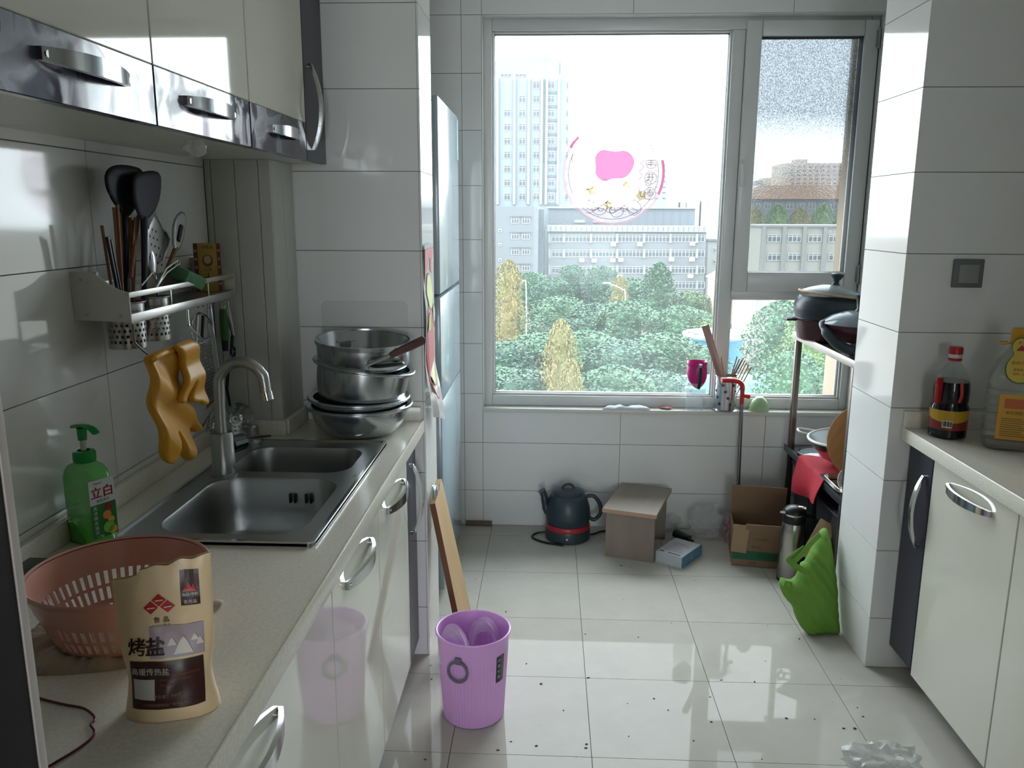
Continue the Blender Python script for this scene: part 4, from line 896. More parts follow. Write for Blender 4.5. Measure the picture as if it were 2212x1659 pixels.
t = thing('rubber_glove','second yellow rubber glove folded over the towel bar in front','glove',(-.80,1.83,1.03),group='yellow rubber gloves on the rack bar')
o2 = [(374.6,746.6),(396.3,737.5),(416.2,732.1),(426.0,750.2),(434.3,782.7),(439.7,822.5),(446.3,865.9),(443.4,874.6),(436.9,875.0),(431.1,868.8),(426.0,870.3),(418.0,868.8),(413.7,863.8),(418.8,840.6),(416.6,822.5),(413.0,837.0),(407.2,856.9),(401.8,872.1),(394.5,871.4),(391.6,863.0),(396.3,837.0),(400.0,808.1),(396.3,782.7),(387.3,762.9)]
P = [px(u,v,-.785) for u, v in o2]
part(t,'glove_hand',G().puff(smooth_poly([(p.y,p.z) for p in P],1),.009,lambda a,b,h: Vector((-.787+h+.004*sin(b*90),a,b)),84,.009),M_GLOVE,70)

# ---------------------------------------------------------------- washing-up liquid
sx_, sy_ = -.922, 1.520
t = thing('soap_bottle','green washing-up liquid pump bottle standing by the left wall','bottle',(sx_,sy_,.8385),rz=radians(-27))
M_SOAP = mat('green_clear_plastic',(92,222,84),.12,alpha=.6); M_LIQ = mat('green_soap_liquid',(130,214,50),.15,trans=.3); M_GCAP = mat('green_cap',(14,150,60),.3)
def loft(g, secs, n=8, mi=0, cap=True):
    prev = None
    for (ax, ay, r, z) in secs:
        vs = [g.bm.verts.new((x,y,z)) for x, y in rrect(-ax,ax,-ay,ay,min(r,ax*.99,ay*.99),n)]
        if prev: 
            m_ = len(vs)
            for i in range(m_): g._q([prev[i],prev[(i+1)%m_],vs[(i+1)%m_],vs[i]],mi)
        elif cap: g._q(vs[::-1],mi)
        prev = vs
    if cap: g._q(prev,mi)
    return g
lpart(t,'body',loft(G(),[(.040,.026,.02,0),(.044,.030,.02,.004),(.045,.031,.02,.10),(.045,.031,.02,.135),(.042,.029,.02,.150),(.034,.026,.02,.160),(.022,.021,.02,.166),(.017,.017,.016,.170),(.017,.017,.016,.178)]),M_SOAP,50)
lpart(t,'liquid',loft(G(),[(.041,.027,.018,.003),(.043,.029,.018,.045)]),M_LIQ,50)
for k in range(3): lpart(t,'grip_rib',G().tube([(-.024+.004*k,-.0315,.045+.033*k),(.014,-.0315,.058+.033*k)],.0022,6),mat('green_highlight',(150,230,120),.15))
lpart(t,'collar',G().lathe([(.0205,.168),(.0215,.172),(.0215,.186),(.019,.190),(.012,.191)],28),M_GCAP)
lpart(t,'pump_stem',G().cyl((0,0,.19),(0,0,.218),.0055,seg=12),mat('clear_stem',(196,206,190),.2))
lpart(t,'pump_head',G().cyl((0,0,.212),(0,0,.236),.0085,.0095,14).tube(spline([(-.025,0,.236),(0,0,.241),(.03,0,.240),(.046,0,.232)],4),.006,10,flat=(1.4,.7)),M_GCAP)
def SL(a, b): return Vector((.0453,a,b))
g = G(); patch(g,SL,-.027,.027,.018,.138); lpart(t,'label_panel',g,mat('soap_label_green',(46,112,50),.35),0)
def SL2(a, b): return Vector((.0456,a,b))
g = G(); patch(g,SL2,-.027,.027,.088,.138); lpart(t,'white_label',g,mat('soap_label_white',(206,214,214),.35),0)
def SL3(a, b): return Vector((.0459,a,b))
g = G(); [write(g,'立白',.025,SL3,q*.0006,.110+(q%2)*.0004) for q in (-1,0,1)]; lpart(t,'brand_lettering',g,mat('label_red',(176,28,34),.4),0)
g = G(); write(g,'果蔬清洁',.007,SL3,.0,.094); write(g,'Cleaner',.006,SL3,-.008,.131); lpart(t,'small_lettering',g,mat('label_dark',(60,60,66),.4),0)
g = G()
for k, c in enumerate('洗洁精去油污'): write(g,c,.009,SL3,-.018,.080-.010*k)
write(g,'1.1kg',.007,SL3,-.012,.022); lpart(t,'white_lettering',g,mat('label_white_ink',(210,220,205),.4),0)
for cy, cz, r, col in ((.012,.078,.007,(150,30,40)),(.006,.062,.009,(222,140,60)),(.014,.05,.007,(222,170,60)),(.008,.036,.012,(120,190,70)),(.016,.028,.009,(90,170,60))):
    g = G(); patch_poly(g,SL3,[(cy+r*cos(k*pi/9),cz+r*sin(k*pi/9)) for k in range(18)]); lpart(t,'fruit_print',g,mat('fruit_%d'%col[1],col,.4),0)

# ---------------------------------------------------------------- pink colander, cloth, salt pouch, cord
cc = (-.66,1.147,.846); RC = .133
t = thing('colander','large pink plastic colander basket on the near worktop','colander',cc)
M_PINKP = mat('pink_plastic',(208,152,136),.3,coat=.15)
NC = 112; lv = [(.03,0),(.06,.0),(.082,.004),(.093,.012),(.097,.018),(.105,.036),(.107,.041),(.114,.061),(.118,.070),(.1235,.088),(.128,.104)]
def cs(i, k): return (i in (4,6) and k % 2 == 0) or (i == 1 and k % 4 == 0) or (i==2 and k%4==0)
g = G().lathe([(0,0),(.03,0)],NC); g.lathe(lv,NC,skip=cs); bmesh.ops.remove_doubles(g.bm,verts=g.bm.verts,dist=1e-5); lpart(t,'basket',g.solid(-.0022),M_PINKP,50)
lpart(t,'rolled_rim',G().lathe([(.1265,.098),(.131,.099),(RC+.001,.103),(RC+.0005,.107),(.131,.1085),(.1275,.106)],NC),M_PINKP,60)
lpart(t,'foot_ring',G().lathe([(.078,-.005),(.081,-.005),(.083,.004)],64).solid(.002),M_PINKP,50)
def cloth_sheet(poly, z, amp, m, name, label, seed, fr=22, res=46, th=.004):
    return single(name,label,'cloth',G().puff(smooth_poly(poly,2),th,lambda a,b,h: Vector((a,b,z+max(0,h)*1.0+(amp*max(0,.35+noise.noise(Vector((a*fr*1.3+seed,b*fr*.7,seed)))+.5*abs(noise.noise(Vector((a*fr*2+seed,b*fr*2.3,seed+3)))) ) if h > 0 else 0))),res,.012),m,70)
M_RAG = mat('beige_rag',(176,158,134),.9,bump=(120,.3),sheen=.2)
cloth_sheet([(-.78,1.02),(-.73,1.03),(-.68,1.035),(-.62,1.05),(-.585,1.07),(-.57,1.12),(-.60,1.20),(-.70,1.24),(-.80,1.20),(-.82,1.10)],.8387,.016,M_RAG,'dish_cloth','crumpled beige dish cloth under the pink colander',4)
single('twisted_cloth','pale twisted cloth end poking out behind the salt pouch','cloth',G().tube(spline([pz(440,1315,.845),pz(455,1306,.846),pz(470,1303,.846),pz(480,1306,.843)],4),[.008]+[.0085]*11+[.003],10,flat=(1.2,.6)),mat('off_white_cloth',(196,188,172),.8),60)
single('black_box','low black plastic box half hidden behind the colander','box',G().rbox(-.95,-.865,1.245,1.36,.8385,.872,.005),M_BLACK,30)
# salt pouch
t = thing('salt_pouch','open kraft-coloured pouch of cooking salt standing on the worktop','pouch',(-.498,.964,.8385),rz=radians(12))
M_POU = mat('pouch_film',(234,204,158),.36,var=(18,(238,212,170),.5),bump=(14,.25)); HP = .207
def pw(v): return .0555+.007*v-.005*math.exp(-((v-.27)/.12)**2)+.005*max(0,.14-v)/.14
def pd(v): return .028*(1-v)**.8*(1+.25*sin(v*7))+.003
def wr(x, v): return .0022*noise.noise(Vector((x*46,v*7,2.2)))+.003*noise.noise(Vector((x*14,v*3.3,5)))
def pf(x, y, off=0):
    v = max(0,min(1,y/HP)); w = pw(v); k = max(0,1-(x/w)**2)**.45
    return Vector((x, -pd(v)*k-wr(x,v)*k*1.2-off, y))
def ptop(x): return HP+ .012*(x/.06)+.0035*noise.noise(Vector((x*60,0,9)))-(.006 if x < -.03 else 0)
g = G(); n = 40
def pring(i, v):
    a = 2*pi*i; x = pw(v)*cos(a); s_ = sin(a); top = ptop(x)/HP; z = v*HP*(1 if v < .7 else 1+(top-1)*(v-.7)/.3)
    k = abs(s_)**.9; d = pd(v)*k+wr(x,v)*k*1.2
    return Vector((x*(1), -d if s_ < 0 else d, z))
g.grid(lambda a,b: pring(a,b),112,48,wrapu=True); g.grid(lambda a,b: pring(a,0)*(b if b else .001)+Vector((0,0,.0)),56,1,wrapu=True)
lpart(t,'bag',g,M_POU,70)
F0 = lambda x, y: pf(x,y,.0012); F1 = lambda x, y: pf(x,y,.0026); F2 = lambda x,y: pf(x,y,.0038)
M_BRN = mat('print_brown',(64,34,30),.35); M_RED = mat('print_red',(196,44,40),.4); M_PALE = mat('print_white',(206,206,196),.4)
g = G(); patch(g,F0,.0235,.0470,.153,.2005,4,8); lpart(t,'corner_label',g,M_BRN,0)
g = G(); patch_poly(g,F1,[(.026,.172),(.029,.178),(.031,.175),(.034,.186),(.037,.177),(.040,.182),(.044,.172)]); lpart(t,'flame_print',g,M_RED,0)
g = G(); write(g,'海盐烤制',.0052,F1,.0353,.168); write(g,'食用盐',.0058,F1,.0353,.158); lpart(t,'corner_lettering',g,M_PALE,0)
for cx, cy in ((-.004,.1625),(-.0145,.1525),(.0065,.1535)):
    g = G(); patch_poly(g,F0,[(cx-.0092,cy),(cx,cy-.0085),(cx+.0092,cy),(cx,cy+.0085)]); lpart(t,'red_diamond',g,M_RED,0)
    g = G(); patch_poly(g,F1,[(cx-.004,cy-.0014),(cx+.006,cy-.0002),(cx+.006,cy+.0014),(cx-.004,cy+.0004)]); lpart(t,'diamond_bar',g,M_PALE,0)
g = G(); write(g,'鲁 晶',.0088,F0,-.002,.1352); write(g,'L U J I N G',.0046,F0,-.002,.1283); lpart(t,'maker_lettering',g,mat('print_green_grey',(70,72,58),.4),0)
g = G(); patch(g,F0,-.018,.0485,.0865,.1275,40,20); lpart(t,'sea_print',g,mat('print_mauve',(176,160,164),.4),0)
for cx, cy, w_, h_ in ((.024,.0905,.012,.022),(.010,.102,.006,.010),(.038,.106,.005,.008),(.044,.100,.0045,.010)):
    g = G(); patch_poly(g,F1,[(cx-w_,cy),(cx-w_*.3,cy+h_*.8),(cx,cy+h_),(cx+w_*.3,cy+h_*.8),(cx+w_ if cx+w_ < .0485 else .0485,cy)]); lpart(t,'salt_heap_print',g,mat('print_salt',(226,218,204),.4),0)
g = G(); [(write(g,'烤',.0235,F2,-.0335+q*.0005,.1005+(q%2)*.0004), write(g,'盐',.025,F2,-.0105+q*.0008,.1005+(q%2)*.0005)) for q in (-1,0,1)]; lpart(t,'title_lettering',g,mat('print_dark_red',(52,22,18),.4),0)
g = G(); patch(g,F0,-.044,.0465,.0195,.083,50,26); lpart(t,'dark_band',g,M_BRN,0)
g = G(); patch(g,F1,-.040,-.0125,.034,.0605,6,6); lpart(t,'blank_field',g,mat('print_field',(188,186,174),.4),0)
g = G(); write(g,'高暖传热盐',.0098,F1,-.018,.0695); lpart(t,'script_lettering',g,M_PALE,0)
g = G(); write(g,'净含量：400克',.0055,F1,.003,.0385); write(g,'山东肥城精制盐厂有限公司',.0046,F1,-.001,.0265); lpart(t,'weight_lettering',g,mat('print_tan',(140,108,84),.4),0)
g = G(); write(g,'本品以天然海盐为原料经高温',.0038,F1,.017,.0655); write(g,'烤制而成适用于热敷理疗',.0038,F1,.014,.059); write(g,'及食品加工',.0038,F1,.004,.053); lpart(t,'fine_lettering',g,mat('print_rust',(130,70,50),.4),0)
pts = [pz(u,v,.8405) for u, v in ((60,1500),(98,1512),(140,1522),(180,1530),(201,1545),(204,1556),(196,1566),(204,1580),(196,1596),(165,1620),(115,1650),(80,1670))]
single('string_loop','thin dark red cord lying in a loop on the near worktop','cord',G().tube(spline(pts,6),.0017,8),mat('dark_red_cord',(92,28,30),.5),60)
# ---------------------------------------------------------------- right run
RXF, RDX = 1.125, 1.156
ct = thing('worktop','cream stone worktop with sauce bottles at the right edge','worktop',(1.43,1.6,.80),group='stone worktops')
part(ct,'slab',G().box(RXF+.004,1.749,.40,2.549,.80,.838),M_STONE,0)
part(ct,'front_lip',G().rbox(RXF-.002,RXF+.006,.40,2.549,.798,.8405,.003),M_STONE,30)
part(ct,'upstand',G().rbox(RXF,1.73,2.530,2.549,.838,.892,.002),M_STONE,30)
def rbase(y0,y1,label):
    t = thing('base_cabinet',label,'cabinet',(1.43,(y0+y1)/2,0),group='base cabinets along the right wall')
    part(t,'body',G().box(RDX+.02,1.745,y0,y1,.085,.795),M_CARC,0); part(t,'toe_kick',G().box(RDX+.07,RDX+.085,y0,y1,0,.085),M_TOE,0); return t
t = rbase(2.384,2.548,'narrow dark purple end cabinet beside the tiled column')
d = part(t,'door',G().rbox(RDX,RDX+.02,2.386,2.546,.087,.79,.0015,1),M_PURPLEM,30); bow_handle(d,.235,.024,(RDX,2.425,.60),(0,0,1),(-1,0,0),.009)
for y0,y1,hy,l in ((1.935,2.381,2.165,'cream base cabinet door with chrome handle at the right edge'),(1.48,1.932,1.70,'next cream base cabinet cut off by the right edge of the picture')):
    t = rbase(y0,y1,l); d = part(t,'door',G().rbox(RDX,RDX+.02,y0+.001,y1-.001,.075,.785,.0015,1),M_CREAM,30); bow_handle(d,.235,.024,(RDX,hy,.735),(0,1,0),(-1,0,0),.012)
# light switch
sw = thing('light_switch','grey framed light switch on the tiled column','light switch',(1.27,2.55,1.32))
part(sw,'frame',G().rbox(1.226,1.315,2.537,2.55,1.280,1.366,.003),mat('switch_grey',(104,106,110),.4),30)
part(sw,'rocker',G().rbox(1.241,1.300,2.533,2.545,1.294,1.350,.003),mat('switch_rocker',(140,142,138),.35),30)
# soy sauce bottle
sc_ = (1.215,2.448,.8385)
t = thing('soy_sauce_bottle','dark soy sauce bottle with red cap and red pour handle','bottle',sc_,rz=radians(-24))
M_SOY = mat('soy_dark',(18,20,26),.12); M_CLR = mat('clear_pet',(170,176,172),.08,alpha=.32); M_RCAP = mat('red_cap',(170,28,36),.35)
lpart(t,'sauce_body',G().lathe([(0,0),(.046,0),(.053,.005),(.053,.03),(.053,.095),(.048,.104),(.050,.114),(.050,.15),(.047,.172),(0,.172)],40),M_SOY,50)
lpart(t,'clear_shoulder',G().lathe([(.0475,.171),(.042,.192),(.03,.21),(.0165,.227),(.0155,.24)],40),M_CLR,60)
lpart(t,'neck_ring',G().lathe([(.0165,.232),(.019,.234),(.019,.239),(.016,.241)],28),M_RCAP); lpart(t,'white_band',G().lathe([(.018,.241),(.0185,.242),(.0185,.252),(.018,.253)],28),mat('cap_white',(206,200,194),.4))
lpart(t,'cap',G().lathe([(.0195,.253),(.0195,.270),(.0175,.274),(0,.274)],28),M_RCAP)
lpart(t,'pour_handle',G().rbox(-.0075,.0075,-.067,-.047,.108,.178,.005,M=Matrix.Rotation(radians(-38),4,'Z')).rbox(-.0065,.0065,-.070,-.046,.168,.186,.005,M=Matrix.Rotation(radians(-38),4,'Z')),M_RCAP,40)
lpart(t,'pour_handle',G().tube(spline([(.022,-.046,.115),(.026,-.052,.14),(.023,-.048,.175)],5),.005,8),M_RCAP)
def CL(r): return lambda a, b: Vector((r*cos(-pi/2+a/r), r*sin(-pi/2+a/r), b))
g = G(); patch(g,CL(.0536),-.16,.165,.028,.088,40,2); lpart(t,'red_label',g,mat('label_maroon',(128,40,36),.35),60)
g = G(); f_ = CL(.0540); g.grid(lambda a,b: f_(-.16+.325*a,.062+.022*sin(a*7+1.2)*.5+(.0875-(.062+.022*sin(a*7+1.2)*.5))*b),40,2); lpart(t,'yellow_wave',g,mat('label_yellow',(186,148,30),.35),60)
g = G(); patch(g,CL(.0543),-.018,.010,.036,.058,4,1); lpart(t,'barcode_field',g,M_PALE,0)
g = G()
for k in range(9): patch(g,CL(.0546),-.016+.0028*k,-.0147+.0028*k+.0006*(k%3),.040,.056,1,1)
lpart(t,'barcode_bars',g,M_BLACK,0)
# cooking oil jug
oc = (1.335,2.34,.8385)
t = thing('oil_bottle','large clear ribbed cooking oil jug with yellow cap','bottle',oc,rz=radians(-22))
M_PET = mat('clear_ribbed_pet',(170,172,160),.08,alpha=.42); M_OIL = mat('oil_residue',(120,88,40),.15,alpha=.75)
secs = [(.050,.050,.03,0),(.062,.062,.03,.006)]
for k in range(7):
    z = .016+.024*k; secs += [(.064,.064,.026,z),(.064,.064,.026,z+.013),(.060,.060,.024,z+.0165),(.060,.060,.024,z+.0205)]
secs += [(.064,.064,.03,.19),(.060,.060,.035,.215),(.046,.046,.04,.255),(.028,.028,.027,.285),(.020,.020,.019,.30),(.020,.020,.019,.31)]
lpart(t,'jug',loft(G(),secs,6),M_PET,40); lpart(t,'oil',loft(G(),[(.049,.049,.028,.002),(.059,.059,.028,.016)],6),M_OIL,40)
M_OY = mat('oil_yellow',(206,150,24),.35); lpart(t,'cap',G().lathe([(.0235,.302),(.0265,.306),(.0245,.309),(.0235,.340),(.0215,.345),(0,.345)],30),M_OY)
lpart(t,'tamper_ring',G().tube(spline([(-.022,-.012,.303),(-.045,-.026,.301),(-.052,-.02,.305),(-.03,-.005,.306)],4),.002,6),M_OY)
FO = lambda o: (lambda a,b: Vector((a,-.0643-o-max(0,(b-.20))*-.55,b)))
g = G(); patch(g,FO(.0006),-.040,.052,.035,.165,4,6); lpart(t,'label',g,M_OY,0)
g = G(); patch(g,FO(.0012),-.026,.040,.125,.152,2,1); lpart(t,'label_picture',g,mat('label_orange',(186,92,34),.4),0)
g = G(); patch_poly(g,FO(.0012),[(.048+.016*cos(k*pi/8)*1,.118+.016*sin(k*pi/8)) for k in range(16) if .048+.016*cos(k*pi/8) < .0525]); lpart(t,'red_seal',g,M_RCAP,0)
g = G(); write(g,'食用调和油',.011,FO(.0015),.006,.112)
for k in range(9): patch(g,FO(.0013),-.030,.034-.006*(k%3),.045+.0062*k,.0472+.0062*k,2,1)
lpart(t,'label_lettering',g,mat('label_ink_brown',(120,88,30),.4),0)
gd = smooth_poly([(.0,.335),(-.018,.328),(-.024,.308),(-.016,.290),(-.024,.278),(-.034,.258),(-.030,.230),(-.012,.214),(.012,.214),(.030,.230),(.034,.258),(.024,.278),(.016,.290),(.024,.308),(.018,.328)],1)
FG = lambda o: (lambda a,b: Vector((a,-.045-o-(.335-b)*.22,b-.012)))
g = G(); patch_poly(g,FG(0),[(a*1.1,.275+(b-.275)*1.06) for a,b in gd]); lpart(t,'tag_border',g,mat('tag_green',(60,104,44),.4),0)
g = G(); patch_poly(g,FG(.0008),gd); lpart(t,'gourd_tag',g,mat('tag_yellow',(206,180,60),.4),0)
g = G(); patch_poly(g,FG(.0014),[(-.014,.300),(0,.316),(.014,.300)]); write(g,'多力',.010,FG(.0014),0,.3215); write(g,'营养均衡',.011,FG(.0014),0,.266); write(g,'健康美味',.008,FG(.0014),0,.248); write(g,'压榨一级',.008,FG(.0014),0,.236); lpart(t,'tag_lettering',g,M_RCAP,0)
# crumpled bag at the bottom right edge
M_BAGF = mat('thin_white_film',(214,218,216),.25,alpha=.5,bump=(26,.7))
def crumple(name,label,c,r,sc,seed,m=None,jit=.55,sub=4,grp=None,freq=4):
    return single(name,label,'plastic bag',G().ball(c,r,sub,sc,jit,freq=freq,seed=seed),m or M_BAGF,25,grp)
crumple('plastic_bag','crumpled white plastic bag on the floor cut off by the bottom edge',(.925,1.99,.045),.075,(1.15,.9,.62),5)

# ---------------------------------------------------------------- steel rack in the window bay
M_RACK = mat('rack_steel',(120,112,106),.3,.9); M_RACKL = mat('rack_edge',(196,192,186),.35,.3); M_DSH = mat('dark_shelf',(52,54,58),.4)
rx0, rx1, ry0, ry1 = 1.105, 1.425, 2.93, 3.70
t = thing('steel_rack','steel shelf rack standing in the bay beside the window','rack',(1.26,3.3,0))
for z, m_ in ((.978,M_RACK),(.452,M_DSH),(.10,M_DSH)):
    s_ = part(t,'shelf',G().rbox(rx0+.003,rx1,ry0,ry1,z-.012,z,.002),m_,30)
    part(s_,'shelf_edge',G().rbox(rx0-.001,rx0+.004,ry0,ry1,z-.026,z+.004,.0015),M_RACKL if z > .9 else M_DSH,30)
for x in (rx0+.016,rx1-.014):
    for y in (ry0+.02,ry1-.055): part(t,'leg',G().rbox(x-.013,x+.013,y-.003,y+.003,0,.965,.001).rbox(x-.013,x-.010,y-.003,y+.022,0,.965,.001),M_RACK,30)
# black double pot with glass lid
M_NST = mat('black_nonstick',(40,50,58),.38); M_MAR = mat('maroon_enamel',(70,34,42),.3); M_LID = mat('lid_glass',(150,164,170),.08,alpha=.55)
ZS = .979
t = thing('soup_pot','dark pot with a bulged black body and a tilted glass lid on the rack','pot',(1.175,3.47,ZS))
lpart(t,'lower_pot',G().lathe([(0,0),(.10,0),(.115,.008),(.125,.05),(.128,.085),(.136,.088),(.136,.093),(0,.093)],48),M_MAR,45)
lpart(t,'upper_body',G().lathe([(.132,.094),(.131,.10),(.138,.125),(.136,.155),(.120,.185),(.112,.190),(0,.190)],48),M_NST,50)
for s_ in (-1,1): lpart(t,'side_grip',G().rbox(-.175 if s_ < 0 else .132,-.132 if s_ < 0 else .175,-.03,.03,.082,.094,.005),M_NST,40)
ld = lpart(t,'glass_lid',G().lathe([(0,.232),(.05,.228),(.10,.212),(.135,.196),(.137,.193)],48,M=Matrix.Rotation(radians(6),4,'Y')).solid(.003),M_LID,60)
lpart(ld,'lid_rim',G().tube([Matrix.Rotation(radians(6),3,'Y') @ Vector((.140*cos(2*pi*k/48),.140*sin(2*pi*k/48),.195)) for k in range(48)],.0045,8,closed=True),mat('bamboo_rim',(186,152,108),.5))
lpart(ld,'lid_knob',G().lathe([(.018,.232),(.012,.240),(.012,.252),(.024,.268),(.026,.276),(.018,.281),(0,.281)],24,M=Matrix.Rotation(radians(6),4,'Y')),M_NST)
# frying pan with a domed lid
t = thing('frying_pan','maroon lidded frying pan with a thick black handle on the rack','pan',(1.185,3.135,ZS))
lpart(t,'pan_body',G().lathe([(0,.046),(.085,.046),(.10,.05),(.128,.095),(.132,.112),(.128,.112),(0,.10)],48),M_MAR,45)
lpart(t,'pan_lid',G().lathe([(.138,.114),(.136,.118),(.10,.142),(.05,.158),(0,.162)],48).solid(.003),M_LID,60)
lpart(t,'pan_knob',G().lathe([(.02,.161),(.014,.170),(.018,.205),(.024,.222),(0,.228)],20),M_NST)
lpart(t,'handle',G().tube(spline([(-.118,.03,.112),(-.138,.0,.112),(-.135,-.04,.085),(-.105,-.095,.045),(-.06,-.125,.024)],5),[.010]+[.013]*9+[.019]*10+[.016],12,flat=(1.1,.8)),M_NST)
lpart(t,'foot_stand',G().rbox(-.05,.07,-.06,.06,0,.047,.006),mat('grey_stand',(120,126,130),.4),30)
t = thing('trivet','small dark metal trivet at the near end of the rack','trivet',(1.20,2.975,ZS))
lpart(t,'ring',G().tube([(.035*cos(2*pi*k/24),.025*sin(2*pi*k/24),.022) for k in range(24)],.003,6,closed=True),M_CHROME)
for k in range(3): a = k*2.1; lpart(t,'leg',G().cyl((.035*cos(a),.025*sin(a),0),(.035*cos(a),.025*sin(a),.022),.003,seg=6),M_BLACK)
# lower shelf things
ZL = .453
t = thing('wok_bowl','steel wok bowl with a white rim and loop handle on the lower shelf','bowl',(1.258,3.33,ZL+.01),rot=(0,radians(-4),0))
lpart(t,'bowl',G().lathe([(0,.012),(.05,.014),(.10,.045),(.135,.09),(.15,.125)],48).solid(.002),M_SS,60)
lpart(t,'rim',G().tube([(.152*cos(2*pi*k/48),.152*sin(2*pi*k/48),.126) for k in range(48)],.0055,8,closed=True),mat('white_enamel_rim',(226,228,228),.3))
for s_ in (1,): lpart(t,'loop_handle',G().tube(spline([(-.13,.08,.126),(-.165,.10,.135),(-.15,.15,.135),(-.085,.128,.126)],5),.0045,8),MATS['white_enamel_rim'])
lpart(t,'food_scrap',G().ball((-.02,-.06,.05),.035,2,(1,1,.6),.5,seed=2),mat('brown_food',(110,70,46),.8))
t = thing('chopping_board','round wooden chopping board leaning behind the column','chopping board',(1.24,3.09,ZL+.03))
M_BRD = mat('round_board_wood',(166,116,56),.45,var=(9,(140,94,44),.5),stretch=(1,8,1))
lpart(t,'board',G().lathe([(0,-.010),(.150,-.010),(.154,-.007),(.154,.007),(.150,.010),(0,.010)],64,M=Matrix.Translation((-.0,-.01,.152)) @ Vector((-.55,-.80,.24)).to_track_quat('Z','Y').to_matrix().to_4x4()),M_BRD,40)
t = thing('serving_tray','shallow steel tray pushed onto the lower shelf edge','tray',(1.255,3.02,ZL+.005))
g = G(); o = rrect(-.165,.165,-.075,.16,.03,5); i1 = rrect(-.15,.15,-.06,.145,.025,5); i2 = rrect(-.14,.14,-.05,.135,.02,5)
for (p0,z0,p1,z1) in ((o,.022,i1,.024),(i1,.024,i2,.004)):
    A = [g.bm.verts.new((*p,z0)) for p in p0]; B = [g.bm.verts.new((*p,z1)) for p in p1]
    for k in range(len(A)): g._q([A[k],A[(k+1)%len(A)],B[(k+1)%len(A)],B[k]])
g._q([g.bm.verts.new((*p,.004)) for p in i2]); lpart(t,'tray_pan',g.solid(.0015),M_SS,40)
t = thing('white_bowl','white china bowl tipped on the steel tray','bowl',(1.165,2.985,ZL+.058),rot=(radians(40),radians(-55),0))
lpart(t,'bowl',G().lathe([(0,-.03),(.022,-.03),(.024,-.022),(.045,0),(.055,.03)],36).solid(.0025),mat('white_china',(220,220,212),.2),60)
t = thing('red_cloth','red cloth hanging over the edge of the lower shelf','cloth',(1.12,3.30,ZL))
def rc(a, b):
    s_ = b; y = 3.47-.33*a; 
    if s_ < .45: x = 1.24-.30*s_; z = ZL+.014+.010*sin(a*9)*s_
    else: k = (s_-.45)/.55; x = 1.105-.028*sin(k*2)-.012*sin(a*8)*k; z = ZL+.012-.155*k*(1-.35*a)
    return Vector((x,y+.012*sin(b*6),z))
part(t,'drape',G().grid(rc,18,22).solid(.003),mat('red_fabric',(176,30,48),.85,bump=(160,.2)),70)
t = thing('pan_cover','glass pan lid with a black rim lying flat under the wok bowl','pan lid',(1.212,3.52,ZL))
lpart(t,'black_rim',G().tube([(.095*cos(2*pi*k/40),.095*sin(2*pi*k/40),.009) for k in range(40)],.007,8,closed=True),M_BLACK)
lpart(t,'glass',G().lathe([(.094,.010),(.06,.018),(0,.022)],40),M_LID,60)
for k, (y0,y1,z1,l) in enumerate(((3.36,3.62,.40,'tall dark storage tub under the lower shelf'),(2.98,3.30,.36,'wide black storage tub at the near end under the shelf'))):
    t = thing('storage_tub',l,'tub',(1.27,(y0+y1)/2,.101)); m_ = mat('dark_tub',(46,50,54),.4)
    part(t,'tub',loft(G(),[(.13,(y1-y0)/2-.01,.03,0),(.145,(y1-y0)/2,.03,z1-.101)],5).xf(Matrix.Translation((1.27,(y0+y1)/2,.101))),m_,40)
    part(t,'tub_rim',G().rbox(1.12,1.42,y0-.004,y1+.004,z1-.012,z1+.002,.005),m_,40)
single('wood_offcut','small pale wooden board leaning between the tub and the thermos','board',G().rbox(-.035,.035,-.006,.006,0,.17,.002,M=Matrix.Translation((1.055,3.10,.145)) @ Matrix.Rotation(radians(24),4,'Y') @ Matrix.Rotation(radians(-30),4,'Z')),mat('pale_offcut',(184,148,116),.6),30)

# ---------------------------------------------------------------- window sill things
ZW = WZ0+.0005
t = thing('napkin','folded white napkin lying on the window sill','napkin',(.375,W+.012,ZW))
part(t,'folded_paper',G().puff([(.262,W-.016),(.30,W+.040),(.36,W+.036),(.455,W+.042),(.488,W+.0),(.47,W-.017),(.38,W-.014)],.022,lambda a,b,h: Vector((a,b,ZW+max(0,h)*(.6+.5*noise.noise(Vector((a*30,b*30,1)))))),34,.012),mat('napkin_white',(206,210,216),.8),60)
single('paper_scrap','small reddish scrap on the sill between napkin and jug','scrap',G().ball((.565,W+.02,ZW+.006),.02,3,(1.3,.8,.28),.6,seed=8),mat('red_scrap',(176,110,110),.7),40)
t = thing('glass_jug','clear glass jug with a magenta collar and dark handle on the sill','jug',(.702,W+.026,ZW))
M_GLS = mat('clear_jug_glass',(226,234,236),.03,alpha=.3); M_MAG = mat('magenta_plastic',(184,24,120),.35)
lpart(t,'glass_body',G().lathe([(0,.003),(.046,.003),(.049,0),(.049,.12),(.046,.135),(.040,.165),(.040,.20)],40),M_GLS,60)
lpart(t,'water',G().lathe([(0,.006),(.046,.006),(.046,.105),(0,.105)],40),mat('jug_water',(206,222,226),.05,alpha=.18),60)
lpart(t,'collar',G().grid(lambda a,b: Vector(((.043+.006*sin(pi*b)**1.0)*cos(-pi/2+(2*a-1)*(.18+1.45*sin(pi*.5*b)**.8)),(.043+.006*sin(pi*b))*sin(-pi/2+(2*a-1)*(.18+1.45*sin(pi*.5*b)**.8)),.108+.116*b)),24,12).solid(.002),M_MAG,60)
lpart(t,'collar_band',G().lathe([(.0445,.200),(.047,.218),(.0485,.226),(.046,.230),(.041,.224),(.041,.2)],40),M_MAG,60)
